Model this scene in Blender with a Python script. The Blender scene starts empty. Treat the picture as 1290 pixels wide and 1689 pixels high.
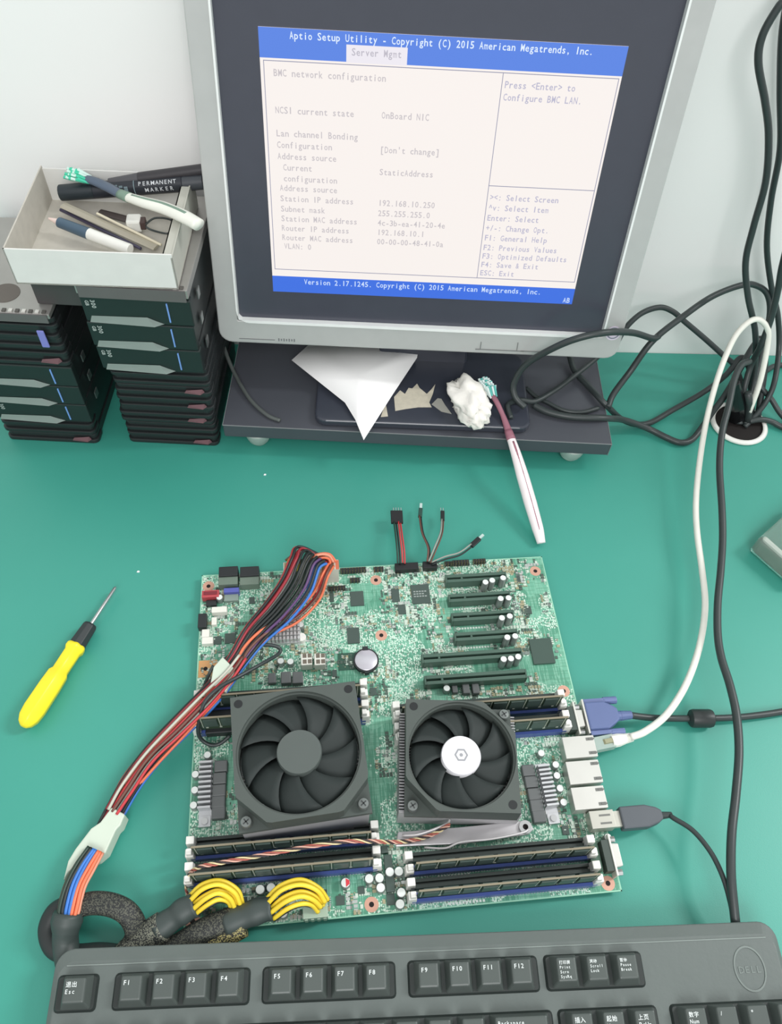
import bpy, math, random
from mathutils import Vector, Matrix, Euler, noise
random.seed(7)
SC = bpy.context.scene
COL = SC.collection
PI = math.pi

# ------------------------------------------------------------------ camera, world, lights
F_PX, CXP, CYP = 1298.17, 645.0, 844.5
CAM = Vector((112.94, -94.16, 659.64))                      # millimetres
CROT = Euler((math.radians(35.4846), math.radians(-2.648), math.radians(-5.3477)), 'XYZ')
cam_d = bpy.data.cameras.new('camera'); cam = bpy.data.objects.new('camera', cam_d)
COL.objects.link(cam); SC.camera = cam
cam.location = CAM * .001; cam.rotation_euler = CROT
cam_d.sensor_fit = 'HORIZONTAL'; cam_d.sensor_width = 36; cam_d.lens = F_PX * 36 / 1290
cam_d.clip_start = .02; cam_d.clip_end = 20

world = bpy.data.worlds.new('world'); SC.world = world; world.use_nodes = True
world.node_tree.nodes['Background'].inputs[0].default_value = (1, 1, 1, 1)
world.node_tree.nodes['Background'].inputs[1].default_value = .82

def area(name, loc, target, sx, sy, power, col=(1, 1, 1)):
    l = bpy.data.lights.new(name, 'AREA'); l.shape = 'RECTANGLE'; l.size = sx; l.size_y = sy
    l.energy = power; l.color = col
    o = bpy.data.objects.new(name, l); COL.objects.link(o); o.location = loc
    o.rotation_euler = (Vector(target) - Vector(loc)).to_track_quat('-Z', 'Y').to_euler()
    return o
area('ceiling_and_fill_lamp', (2.9, .55, 2.7), (.2, .2, 0), .5, 1.1, 84)
area('ceiling_and_fill_lamp', (.1, -1.7, 2.1), (.25, .62, .35), 1.2, 1.2, 35)  # unseen fill lamp added to brighten the wall
vs = SC.view_settings
vs.view_transform = 'Standard'; vs.look = 'None'; vs.exposure = 0.0; vs.gamma = 1; vs.use_curve_mapping = False
SC.display_settings.display_device = 'sRGB'

# ------------------------------------------------------------------ helpers
_M = CROT.to_matrix()
def PX(x, y, z):
    """world point (mm) at height z (mm) seen at photo pixel x, y"""
    d = _M @ Vector(((x - CXP) / F_PX, (CYP - y) / F_PX, -1)); t = (z - CAM.z) / d.z
    return CAM + d * t
def PW(x, y, off):
    """world point (mm) standing off mm in front of the back wall, seen at photo pixel x, y"""
    d = _M @ Vector(((x - CXP) / F_PX, (CYP - y) / F_PX, -1)); t = (630.7 - off - CAM.y - .0739 * CAM.x) / (d.y + .0739 * d.x)
    return CAM + d * t
def s2l(c): return tuple((v / 12.92 if v <= .04045 else ((v + .055) / 1.055) ** 2.4) for v in c)
def rgb(r, g, b): return s2l((r / 255, g / 255, b / 255)) + (1,)
_mats = {}
def mat(name, col=(200, 200, 200), rough=.5, metal=0, emit=None, es=1, trans=0, alpha=1, coat=0, var=0, vscale=60, bump=0, spec=.5):
    if name in _mats: return _mats[name]
    m = bpy.data.materials.new(name); m.use_nodes = True; nt = m.node_tree; b = nt.nodes['Principled BSDF']
    c = rgb(*col)
    b.inputs['Base Color'].default_value = c; b.inputs['Roughness'].default_value = rough
    b.inputs['Metallic'].default_value = metal; b.inputs['Transmission Weight'].default_value = trans
    b.inputs['Alpha'].default_value = alpha; b.inputs['Coat Weight'].default_value = coat
    b.inputs['Specular IOR Level'].default_value = spec
    if emit:
        b.inputs['Emission Color'].default_value = rgb(*emit); b.inputs['Emission Strength'].default_value = es
    tc = nt.nodes.new('ShaderNodeTexCoord'); n = nt.nodes.new('ShaderNodeTexNoise')
    n.inputs['Scale'].default_value = vscale; n.inputs['Detail'].default_value = 4
    nt.links.new(tc.outputs['Object'], n.inputs['Vector'])
    v = var if var else .06
    mx = nt.nodes.new('ShaderNodeMix'); mx.data_type = 'RGBA'
    mx.inputs[6].default_value = tuple(x * (1 - v) for x in c[:3]) + (1,); mx.inputs[7].default_value = tuple(min(1, x * (1 + v)) for x in c[:3]) + (1,)
    nt.links.new(n.outputs['Fac'], mx.inputs[0]); nt.links.new(mx.outputs[2], b.inputs['Base Color'])
    if bump:
        bp = nt.nodes.new('ShaderNodeBump'); bp.inputs['Strength'].default_value = bump; bp.inputs['Distance'].default_value = .0005
        n2 = nt.nodes.new('ShaderNodeTexNoise'); n2.inputs['Scale'].default_value = vscale * 8
        nt.links.new(tc.outputs['Object'], n2.inputs['Vector']); nt.links.new(n2.outputs['Fac'], bp.inputs['Height'])
        nt.links.new(bp.outputs['Normal'], b.inputs['Normal'])
    _mats[name] = m; return m

class MB:
    """collects shapes in millimetres; build() links them as one mesh object"""
    def __init__(s): s.v = []; s.f = []; s.m = []; s.M = None
    def add(s, vs, fs, m=0):
        b = len(s.v)
        s.v += [Vector(v) for v in vs]; s.f += [tuple(i + b for i in f) for f in fs]; s.m += [m] * len(fs)
        return s
    def box(s, c, d, rz=0, m=0, top=1.0, topy=None):
        x, y, z = d[0] / 2, d[1] / 2, d[2] / 2; ty = top if topy is None else topy
        P = [(-x, -y, -z), (x, -y, -z), (x, y, -z), (-x, y, -z), (-x * top, -y * ty, z), (x * top, -y * ty, z), (x * top, y * ty, z), (-x * top, y * ty, z)]
        R = Matrix.Rotation(rz, 3, 'Z') if not isinstance(rz, Matrix) else rz
        return s.add([R @ Vector(p) + Vector(c) for p in P], [(0, 3, 2, 1), (4, 5, 6, 7), (0, 1, 5, 4), (1, 2, 6, 5), (2, 3, 7, 6), (3, 0, 4, 7)], m)
    def b2(s, x0, x1, y0, y1, z0, z1, m=0, top=1.0): return s.box(((x0 + x1) / 2, (y0 + y1) / 2, (z0 + z1) / 2), (x1 - x0, y1 - y0, z1 - z0), 0, m, top)
    def lathe(s, prof, seg=24, c=(0, 0, 0), R=None, m=0, cap=True):
        vs = []; n = len(prof)
        for r, z in prof:
            for k in range(seg):
                a = 2 * PI * k / seg; p = Vector((r * math.cos(a), r * math.sin(a), z))
                if R: p = R @ p
                vs.append(p + Vector(c))
        fs = [(i * seg + k, i * seg + (k + 1) % seg, (i + 1) * seg + (k + 1) % seg, (i + 1) * seg + k) for i in range(n - 1) for k in range(seg)]
        if cap: fs += [tuple(reversed(range(seg))), tuple(range((n - 1) * seg, n * seg))]
        return s.add(vs, fs, m)
    def cyl(s, c, r, h, seg=20, m=0, r2=None): return s.lathe([(r, 0), (r if r2 is None else r2, h)], seg, c, None, m)
    def tube(s, path, r, seg=8, m=0, flat=1.0, phase=0):
        path = [Vector(p) for p in path]; n = len(path); rs = r if isinstance(r, (list, tuple)) else [r] * n
        vs = []; up = Vector((0, 0, 1)); last = None
        for i, p in enumerate(path):
            t = (path[min(i + 1, n - 1)] - path[max(i - 1, 0)]).normalized()
            if last is None:
                a = up.cross(t)
                if a.length < .05: a = Vector((1, 0, 0)).cross(t)
            else: a = last - t * last.dot(t)
            a.normalize(); last = a; b = t.cross(a)
            for k in range(seg):
                q = 2 * PI * k / seg + phase
                vs.append(p + (a * math.cos(q) + b * math.sin(q) * flat) * rs[i])
        fs = [(i * seg + k, i * seg + (k + 1) % seg, (i + 1) * seg + (k + 1) % seg, (i + 1) * seg + k) for i in range(n - 1) for k in range(seg)]
        fs += [tuple(reversed(range(seg))), tuple(range((n - 1) * seg, n * seg))]
        return s.add(vs, fs, m)
    def prism(s, pts, z0, z1, m=0, top=None):
        n = len(pts); tp = top or pts
        vs = [(x, y, z0) for x, y in pts] + [(x, y, z1) for x, y in tp]
        return s.add(vs, [tuple(reversed(range(n))), tuple(range(n, 2 * n))] + [(i, (i + 1) % n, n + (i + 1) % n, n + i) for i in range(n)], m)
    def xform(s, M, start=0):
        for i in range(start, len(s.v)): s.v[i] = M @ s.v[i]
        return s
    def build(s, name, mats, parent=None, loc=None, rot=None, smooth=False, bevel=0, bseg=2, label=None, origin=None, sub=0):
        me = bpy.data.meshes.new(name)
        off = Vector(origin) if origin else Vector((0, 0, 0))
        me.from_pydata([(v - off) * .001 for v in s.v], [], s.f)
        if not isinstance(mats, (list, tuple)): mats = [mats]
        for m in mats: me.materials.append(m)
        me.polygons.foreach_set('material_index', s.m)
        if smooth: me.polygons.foreach_set('use_smooth', [True] * len(s.f))
        me.update()
        o = bpy.data.objects.new(name, me); COL.objects.link(o)
        if parent: o.parent = parent
        if origin: o.location = off * .001
        if loc: o.location = Vector(loc) * .001
        if rot: o.rotation_euler = rot
        if bevel:
            b = o.modifiers.new('bevel', 'BEVEL'); b.width = bevel * .001; b.segments = bseg; b.limit_method = 'ANGLE'
            b.harden_normals = False
        if sub:
            b = o.modifiers.new('sub', 'SUBSURF'); b.levels = sub; b.render_levels = sub
        if label: o['label'] = label
        return o
def smooth_angle(o, deg=40):
    me = o.data
    me.polygons.foreach_set('use_smooth', [True] * len(me.polygons))
    try: me.set_sharp_from_angle(angle=math.radians(deg))
    except Exception: pass
    return o
def tag(o, label, cat, group=None):
    o['label'] = label; o['category'] = cat
    if group: o['group'] = group
    return o
def struct(o): o['kind'] = 'structure'; return o
def thing(name, label, cat, loc=(0, 0, 0), rz=0, group=None, rot=None):
    o = bpy.data.objects.new(name, None); COL.objects.link(o); o.empty_display_size = .02
    o.location = Vector(loc) * .001; o.rotation_euler = rot if rot else (0, 0, rz)
    return tag(o, label, cat, group)
def dup(root, loc, rz, label, group=None):
    r = root.copy(); COL.objects.link(r); r.location = Vector(loc) * .001; r.rotation_euler = (0, 0, rz)
    r['label'] = label
    if group: r['group'] = group
    for ch in list(root.children):
        c = ch.copy(); COL.objects.link(c); c.parent = r
        for g in list(ch.children):
            d = g.copy(); COL.objects.link(d); d.parent = c
    return r
def cr(pts, n=8):
    """Catmull-Rom through the points"""
    P = [Vector(p) for p in pts]; P = [P[0] * 2 - P[1]] + P + [P[-1] * 2 - P[-2]]; out = []
    for i in range(1, len(P) - 2):
        a, b, c, d = P[i - 1:i + 3]
        for k in range(n):
            t = k / n
            out.append(.5 * ((2 * b) + (c - a) * t + (2 * a - 5 * b + 4 * c - d) * t * t + (3 * b - a - 3 * c + d) * t ** 3))
    out.append(P[-2]); return out
def pxpath(pts, n=8): return cr([PW(p[0], p[1], p[3]) if len(p) == 4 else PX(*p) for p in pts], n)
def rot2(x, y, a): return (x * math.cos(a) - y * math.sin(a), x * math.sin(a) + y * math.cos(a))
def rrect(x0, x1, y0, y1, r, seg=5):
    out = []
    for cx, cy, a0 in ((x1 - r, y1 - r, 0), (x0 + r, y1 - r, PI / 2), (x0 + r, y0 + r, PI), (x1 - r, y0 + r, 1.5 * PI)):
        for k in range(seg + 1):
            a = a0 + PI / 2 * k / seg; out.append((cx + r * math.cos(a), cy + r * math.sin(a)))
    return out
_gl = {}
def glyph(ch):
    if ch not in _gl:
        cu = bpy.data.curves.new('glyph', 'FONT'); cu.body = ch; cu.size = 1; cu.resolution_u = 2; cu.offset = .012
        ob = bpy.data.objects.new('glyph', cu); COL.objects.link(ob)
        dg = bpy.context.evaluated_depsgraph_get(); dg.update()
        me = bpy.data.meshes.new_from_object(ob.evaluated_get(dg))
        V = [v.co.copy() for v in me.vertices]; Fc = [tuple(p.vertices) for p in me.polygons]
        bpy.data.objects.remove(ob); bpy.data.meshes.remove(me); bpy.data.curves.remove(cu)
        xs = [v.x for v in V] or [0, .3]
        _gl[ch] = (V, Fc, min(xs), max(xs))
    return _gl[ch]
def write(mb, text, x, y, h, cell=None, m=0, z=0, wide=.9, M=None):
    """monospaced lettering in the local xy plane; h = glyph size, cell = advance"""
    cell = cell or h * .6
    for i, ch in enumerate(text):
        if ch == ' ': continue
        V, Fc, a, b = glyph(ch)
        w = max(b - a, .12); sc = min(h, cell * wide / w) if w > .3 else h
        cx = x + (i + .5) * cell; vs = [Vector(((v.x - (a + b) / 2) * sc + cx, v.y * h + y, z)) for v in V]
        if M: vs = [M @ v for v in vs]
        mb.add(vs, Fc, m)
    return mb

# ------------------------------------------------------------------ materials
def mat_desk():
    m = bpy.data.materials.new('green_mat'); m.use_nodes = True; nt = m.node_tree; b = nt.nodes['Principled BSDF']
    tc = nt.nodes.new('ShaderNodeTexCoord')
    n = nt.nodes.new('ShaderNodeTexNoise'); n.inputs['Scale'].default_value = 4; n.inputs['Detail'].default_value = 5
    r = nt.nodes.new('ShaderNodeValToRGB'); r.color_ramp.elements[0].color = rgb(58, 147, 131); r.color_ramp.elements[1].color = rgb(65, 155, 139)
    r.color_ramp.elements[0].position = .3; r.color_ramp.elements[1].position = .7
    nt.links.new(tc.outputs['Object'], n.inputs['Vector']); nt.links.new(n.outputs['Fac'], r.inputs[0]); nt.links.new(r.outputs[0], b.inputs['Base Color'])
    n2 = nt.nodes.new('ShaderNodeTexNoise'); n2.inputs['Scale'].default_value = 900; nt.links.new(tc.outputs['Object'], n2.inputs['Vector'])
    bp = nt.nodes.new('ShaderNodeBump'); bp.inputs['Strength'].default_value = .12; bp.inputs['Distance'].default_value = .0004
    nt.links.new(n2.outputs['Fac'], bp.inputs['Height']); nt.links.new(bp.outputs['Normal'], b.inputs['Normal'])
    b.inputs['Roughness'].default_value = .42; b.inputs['Specular IOR Level'].default_value = .5
    return m
def mat_pcb():
    m = bpy.data.materials.new('circuit_board_green'); m.use_nodes = True; nt = m.node_tree; b = nt.nodes['Principled BSDF']; L = nt.links.new
    tc = nt.nodes.new('ShaderNodeTexCoord')
    def N(t, **k):
        n = nt.nodes.new(t)
        for a, v in k.items(): setattr(n, a, v)
        return n
    def math_(op, a, bb):
        n = N('ShaderNodeMath', operation=op)
        for i, x in enumerate((a, bb)):
            if isinstance(x, (int, float)): n.inputs[i].default_value = x
            else: L(x, n.inputs[i])
        return n.outputs[0]
    def mix(f, a, bb):
        n = N('ShaderNodeMix', data_type='RGBA')
        if isinstance(f, (int, float)): n.inputs[0].default_value = f
        else: L(f, n.inputs[0])
        for i, x in ((6, a), (7, bb)):
            if isinstance(x, tuple): n.inputs[i].default_value = x
            else: L(x, n.inputs[i])
        return n.outputs[2]
    def vor(scale, sx=1, sy=1, off=0):
        mp = N('ShaderNodeMapping'); mp.inputs['Scale'].default_value = (scale * sx, scale * sy, 1); mp.inputs['Location'].default_value = (off, off * .7, .5)
        L(tc.outputs['Object'], mp.inputs['Vector'])
        v = N('ShaderNodeTexVoronoi', distance='CHEBYCHEV', voronoi_dimensions='2D'); v.inputs['Scale'].default_value = 1; L(mp.outputs[0], v.inputs['Vector'])
        sp = N('ShaderNodeSeparateColor'); L(v.outputs['Color'], sp.inputs[0]); return v.outputs['Distance'], sp.outputs[0], sp.outputs[1]
    def noise_(scale, d=2):
        n = N('ShaderNodeTexNoise'); n.inputs['Scale'].default_value = scale; n.inputs['Detail'].default_value = d; L(tc.outputs['Object'], n.inputs['Vector']); return n.outputs['Fac']
    reg = noise_(20, 3)
    base = mix(math_('GREATER_THAN', noise_(45, 1), .52), rgb(84, 150, 124), rgb(108, 172, 146))
    # traces: thin stretched cells
    d, r1, r2 = vor(60, 22, 1.2); base = mix(math_('MULTIPLY', math_('GREATER_THAN', r1, .6), .45), base, rgb(148, 200, 176))
    d, r1, r2 = vor(55, 1.1, 20, 3); base = mix(math_('MULTIPLY', math_('GREATER_THAN', r1, .66), .4), base, rgb(78, 138, 112))
    dense = math_('GREATER_THAN', reg, .47)
    # silkscreen outlines
    d, r1, r2 = vor(230, 1, .8, 5); ring = math_('MULTIPLY', math_('GREATER_THAN', d, .30), math_('LESS_THAN', d, .42))
    base = mix(math_('MULTIPLY', math_('MULTIPLY', ring, math_('GREATER_THAN', r1, .45)), dense), base, rgb(196, 226, 206))
    for sc, off, th, colr in ((520, 1, .50, rgb(200, 228, 210)), (700, 9, .62, rgb(218, 234, 220)), (600, 13, .80, rgb(104, 126, 112))):
        d, r1, r2 = vor(sc, 1, .7, off); sq = math_('MULTIPLY', math_('LESS_THAN', d, .30), math_('GREATER_THAN', r1, th))
        base = mix(math_('MULTIPLY', sq, dense), base, colr)
    L(base, b.inputs['Base Color']); b.inputs['Roughness'].default_value = .4
    return m
def mat_braid(name, c1, c2, sc=700, th=.5):
    m = bpy.data.materials.new(name); m.use_nodes = True; nt = m.node_tree; b = nt.nodes['Principled BSDF']
    tc = nt.nodes.new('ShaderNodeTexCoord'); v = nt.nodes.new('ShaderNodeTexVoronoi'); v.inputs['Scale'].default_value = sc
    nt.links.new(tc.outputs['Object'], v.inputs['Vector'])
    sp = nt.nodes.new('ShaderNodeSeparateColor'); nt.links.new(v.outputs['Color'], sp.inputs[0])
    r = nt.nodes.new('ShaderNodeValToRGB'); r.color_ramp.interpolation = 'CONSTANT'
    r.color_ramp.elements[0].color = rgb(*c1); r.color_ramp.elements[1].color = rgb(*c2); r.color_ramp.elements[1].position = th
    nt.links.new(sp.outputs[0], r.inputs[0]); nt.links.new(r.outputs[0], b.inputs['Base Color']); b.inputs['Roughness'].default_value = .6
    return m
M_desk = mat_desk(); M_pcb = mat_pcb()
M_wall = mat('wall_paint', (246, 246, 244), .7, var=.02, vscale=5)
M_black = mat('black_plastic', (44, 50, 50), .42, bump=.15, vscale=300)
M_gloss = mat('gloss_black', (58, 62, 72), .2)
M_riser = mat('black_laminate', (74, 77, 84), .4, var=.12, vscale=20)
M_edge = mat('pale_edge', (120, 125, 126), .5)
M_silver = mat('silver_plastic', (184, 186, 184), .4, .12)
M_white = mat('white_plastic', (232, 232, 226), .4)
M_paper = mat('paper_white', (253, 253, 252), .9, var=.01)
M_cable = mat('black_rubber', (50, 58, 58), .4)
M_wcable = mat('white_cable_sheath', (232, 232, 222), .45)
M_steel = mat('brushed_steel', (190, 192, 192), .32, .9)
M_alu = mat('aluminium', (196, 198, 200), .42, .55)
M_dark = mat('dark_chip', (66, 82, 76), .45)
M_chipg = mat('grey_chip', (86, 92, 90), .5)
M_can = mat('capacitor_top', (226, 232, 228), .35, .2)
M_blue = mat('blue_slot', (70, 90, 158), .4)
M_slot = mat('black_slot', (48, 60, 56), .4)
M_copper = mat('copper_ring', (206, 160, 140), .4, .2)
M_hole = mat('dark_hole', (20, 14, 12), .8)
M_gold = mat('gold_contact', (190, 160, 96), .35, .7)
M_modpcb = mat('module_board', (52, 72, 52), .45)
M_clear = mat('frosted_plastic', (215, 232, 224), .25, trans=.55)

# ------------------------------------------------------------------ the setting
YW0 = 630.7                                                    # wall: y = YW0 - .0739 x
def wy(x): return YW0 - .0739 * x
aw = math.atan(-.0739)
mb = MB(); mb.box((200, wy(200) + 41.0, -100), (5200, 80, 3400), aw); struct(mb.build('wall_back', M_wall))
mb = MB(); mb.b2(-2400, 2800, -2200, 1000, -790, -750); struct(mb.build('floor', mat('floor_grey', (150, 152, 150), .6, var=.1, vscale=6)))
desk = thing('workbench', 'long workbench covered by a green anti-static mat under everything', 'desk', (200, 100, 0))
mb = MB(); mb.add([(-1400, -480, 0), (1500, -480, 0), (1500, wy(1500) , 0), (-1400, wy(-1400), 0), (-1400, -480, -4), (1500, -480, -4), (1500, wy(1500), -4), (-1400, wy(-1400), -4)],
                  [(0, 1, 2, 3), (7, 6, 5, 4), (0, 4, 5, 1), (1, 5, 6, 2), (2, 6, 7, 3), (3, 7, 4, 0)])
for v in mb.v: v.x -= 200; v.y -= 100
mb.build('mat', M_desk, desk)
mb = MB(); mb.b2(-1600, 1300, -580, 420, -34, -4); mb.build('tabletop', mat('bench_laminate', (190, 190, 184), .5), desk)
for x in (-1500, 1200):
    for y in (-530, 370):
        mb = MB(); mb.b2(x - 25, x + 25, y - 25, y + 25, -750, -34); mb.build('leg', M_steel, desk)

# ------------------------------------------------------------------ monitor riser, monitor
YR = math.radians(-6.8)
riser = thing('monitor_riser', 'low black shelf under the monitor on clear round feet', 'shelf', (18.3, 464.3, 0), YR)
mb = MB(); mb.b2(0, 407, 0, 146, 22, 40); mb.build('shelf_board', M_riser, riser, bevel=1.2)
mb = MB(); mb.tube([(0, 0, 39.8), (407, 0, 39.8)], .5, 6); mb.tube([(0, 0, 39.8), (0, 146, 39.8)], .4, 6); mb.tube([(407, 0, 39.8), (407, 146, 39.8)], .4, 6); mb.tube([(407, 0, 22), (407, 0, 40)], .4, 6)
mb.build('pale_edge_strip', M_edge, riser)  # pale line along the top edges and the front right corner
for x, y in ((33, 14), (372, 14), (33, 130), (372, 130)):
    mb = MB(); mb.lathe([(5, 0), (9, 3), (12, 8), (14, 15), (14.5, 20), (14.5, 22)], 24, (x, y, 0)); mb.build('foot', M_clear, riser, smooth=True)

mon = thing('monitor', 'silver framed monitor showing a blue and white setup screen', 'monitor', (226, 521, 0), math.radians(-5.893))
# panel frame: local origin at bottom centre of the lit image
TL = Matrix.Rotation(-math.radians(12.007), 4, 'X'); OFF = Matrix.Translation((0, 0, 154.09))
PM = OFF @ TL                                                # x right, y back, z up the screen
ROLL = Matrix.Rotation(math.radians(.2), 4, 'Y')            # the frame sits a touch rolled against the picture
def ring(mb, o, i, y0, y1, m=0):
    (ox0, ox1, oz0, oz1), (ix0, ix1, iz0, iz1) = o, i
    O = rrect(ox0, ox1, oz0, oz1, 13); I = rrect(ix0, ix1, iz0, iz1, 1.5); n = len(O)
    V = [(x, y0, z) for x, z in O] + [(x, y0, z) for x, z in I] + [(x, y1, z) for x, z in O] + [(x, y1, z) for x, z in I]
    Fs = []
    for k in range(n):
        j = (k + 1) % n
        Fs += [(k, n + k, n + j, j), (2 * n + k, 2 * n + j, 3 * n + j, 3 * n + k), (k, j, 2 * n + j, 2 * n + k), (n + k, 3 * n + k, 3 * n + j, n + j)]
    mb.add(V, Fs, m)
fr = MB(); ring(fr, (-203, 204, -56, 298), (-183, 184, -31, 272), -9, 12); fr.xform(PM @ ROLL)
frame = fr.build('bezel', M_silver, mon, bevel=1.5)
e = MB(); ring(e, (-183.8, 184.8, -33, 273), (-182, 183, -30, 270), -9.8, -3); e.xform(PM @ ROLL); e.build('inner_lip', mat('lip_highlight', (235, 238, 236), .3), mon, label='bevel around the dark panel with its highlight coloured in')  # bevel's white highlight put into the lip colour
pn = MB(); pn.b2(-183, 184, -3, 6, -31.5, 271); pn.xform(PM @ ROLL); pn.build('panel', mat('panel_black', (66, 69, 80), .3), mon)
bk = MB(); bk.b2(-196, 195, 6, 24, -50, 290, top=.96); bk.xform(PM @ ROLL); bk.build('back_cover', M_black, mon, bevel=4)
# lit picture
def band(name, x0, x1, z0, z1, y, col, parent, es=1.0):
    q = MB(); q.add([(x0, y, z0), (x1, y, z0), (x1, y, z1), (x0, y, z1)], [(0, 1, 2, 3)]); q.xform(PM)
    return q.build(name, mat(name + '_light', (0, 0, 0), .4, emit=col, es=es), parent)
W2 = 146.8; HH = 224.1; CW = 2 * W2 / 80; RH = HH / 24
pic = MB(); pic.b2(-W2, W2, -3.6, -3.1, 0, HH); pic.xform(PM)
pic = pic.build('lit_picture', mat('picture_cream', (0, 0, 0), .4, emit=(247, 240, 236)), mon)
band('header_band', -W2, W2, HH - 2.3 * RH, HH, -3.8, (86, 130, 226), pic)
band('footer_band', -W2, W2, 0, 1.75 * RH, -3.8, (62, 112, 226), pic)
band('tab_highlight', -W2 + 18.9 * CW, -W2 + 32.2 * CW, HH - 2.35 * RH, HH - .98 * RH, -4.0, (236, 232, 240), pic)
def lines(name, segs, col, w=.45):
    q = MB()
    for c0, r0, c1, r1 in segs:
        x0, x1 = -W2 + c0 * CW, -W2 + c1 * CW; z0, z1 = HH - r0 * RH, HH - r1 * RH
        q.b2(min(x0, x1) - w / 2, max(x0, x1) + w / 2, -4.1, -3.9, min(z0, z1) - w / 2, max(z0, z1) + w / 2)
    q.xform(PM); return q.build(name, mat(name + '_light', (0, 0, 0), .4, emit=col), pic)
lines('pane_border', [(.8, 2.5, 79.4, 2.5), (.8, 21.5, 79.4, 21.5), (.8, 2.5, .8, 21.5), (79.4, 2.5, 79.4, 21.5), (53.6, 2.5, 53.6, 21.5), (53.6, 12.15, 79.4, 12.15)], (140, 142, 168), .55)
def scr_text(name, items, col, y=-4.2):
    q = MB(); XZ = PM @ Matrix(((1, 0, 0, 0), (0, 0, 1, y), (0, 1, 0, 0), (0, 0, 0, 1)))
    for t, c, r in items: write(q, t, -W2 + c * CW, HH - (r + .78) * RH, RH * .8, CW, M=XZ, wide=.82)
    return q.build(name, mat(name + '_light', (0, 0, 0), .4, emit=col), pic)
scr_text('header_text', [('Aptio Setup Utility - Copyright (C) 2015 American Megatrends, Inc.', 6.6, 0)], (226, 240, 255))
scr_text('footer_text', [('Version 2.17.1245. Copyright (C) 2015 American Megatrends, Inc.', 8.2, 22.25)], (206, 226, 255))
scr_text('revision_text', [('AB', 77.3, 23.05)], (206, 226, 255))
scr_text('tab_text', [('Server Mgmt', 20, 1.0)], (188, 184, 196))
SETTINGS = [('BMC network configuration', 2.8, 2.9), ('NCSI current state', 2.8, 5.9), ('OnBoard NIC', 27, 5.9), ('Lan channel Bonding', 2.8, 7.85), ('Configuration', 2.8, 8.85), ("[Don't change]", 27, 8.85),
    ('Address source', 2.8, 9.85), ('Current', 4, 10.85), ('StaticAddress', 27, 10.85), ('configuration', 4, 11.85), ('Address source', 3, 12.75), ('Station IP address', 3, 13.75), ('192.168.10.250', 27, 13.75),
    ('Subnet mask', 3, 14.75), ('255.255.255.0', 27, 14.75), ('Station MAC address', 3, 15.7), ('4c-3b-ea-41-20-4e', 27, 15.7), ('Router IP address', 3, 16.65), ('192.168.10.1', 27, 16.65),
    ('Router MAC address', 3, 17.6), ('00-00-00-48-41-0a', 27, 17.6), ('VLAN: 0', 3.4, 18.5)]
for nm_, lo_, hi_ in (('setting_names', 0, 20), ('setting_values', 20, 80)): scr_text(nm_, [t_ for t_ in SETTINGS if lo_ <= t_[1] < hi_], (200, 194, 198))
scr_text('help_text', [('Press <Enter> to', 54.2, 2.9), ('Configure BMC LAN.', 54.2, 3.9), ('><: Select Screen', 54.2, 12.7), ('^v: Select Item', 54.2, 13.7), ('Enter: Select', 54.2, 14.7), ('+/-: Change Opt.', 54.2, 15.7),
    ('F1: General Help', 54.2, 16.7), ('F2: Previous Values', 54.2, 17.7), ('F3: Optimized Defaults', 54.2, 18.6), ('F4: Save & Exit', 54.2, 19.5), ('ESC: Exit', 54.2, 20.4)], (186, 184, 206))
# small marks on the bezel
q = MB(); q.box((82, -9.6, -51.2), (50, .6, .8)); q.box((119, -9.6, -51), (30, .6, .9)); q.box((99.5, -9.7, -46), (.7, .6, 9)); q.box((62, -9.6, -46.5), (.7, .6, 8)); q.xform(PM @ ROLL); q.build('button_strip', mat('seam_grey', (120, 124, 122), .5), mon)
q = MB(); q.box((-165, -9.5, -51), (36, .4, .5)); 
for k in range(7): q.box((-143 + k * 2.6, -9.5, -50.5), (1, .4, 2.2 if k % 2 else 3))
q.xform(PM @ ROLL); q.build('model_print', mat('print_grey', (110, 114, 116), .6), mon)
q = MB()
for r0, r1, mi in ((0, 2.4, 1), (2.4, 5, 0), (5, 6.5, 1), (6.5, 7.8, 0)):
    q.lathe([(r0 + .01, 0), (r0 + .01, .35), (r1, .35), (r1, 0)], 20, (0, 0, 0), None, mi)
q.xform(Matrix.Translation((193.5, -9.4, -26)) @ Matrix.Rotation(PI / 2, 4, 'X')); q.xform(PM @ ROLL)
q.build('round_sticker', [mat('sticker_white', (216, 204, 220), .4), mat('sticker_grey', (130, 132, 146), .4)], mon, smooth=False)
# neck and foot plate (monitor local frame is only yawed)
mb = MB(); mb.box((8, 30, 76), (100, 22, 66), 0, 0, .9); mb.build('neck', M_gloss, mon, bevel=3)
def L_(v):                                                    # world -> monitor local
    return Matrix.Rotation(math.radians(5.893), 3, 'Z') @ (Vector(v) - Vector((226, 521, 0)))
a = [L_(p) for p in ((113, 458, 0), (338, 434.5, 0), (350, 545, 0), (124, 572, 0))]
ex = (a[1] - a[0]); P0 = a[0]; ang = math.atan2(ex.y, ex.x); Lx = ex.length
pts = [(P0.x + rot2(x, y, ang)[0], P0.y + rot2(x, y, ang)[1]) for x, y in rrect(0, Lx, 0, 112, 12)]
mb = MB(); mb.prism(pts, 40, 49); mb.build('foot_plate', M_gloss, mon, bevel=2.5, bseg=3)
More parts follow.
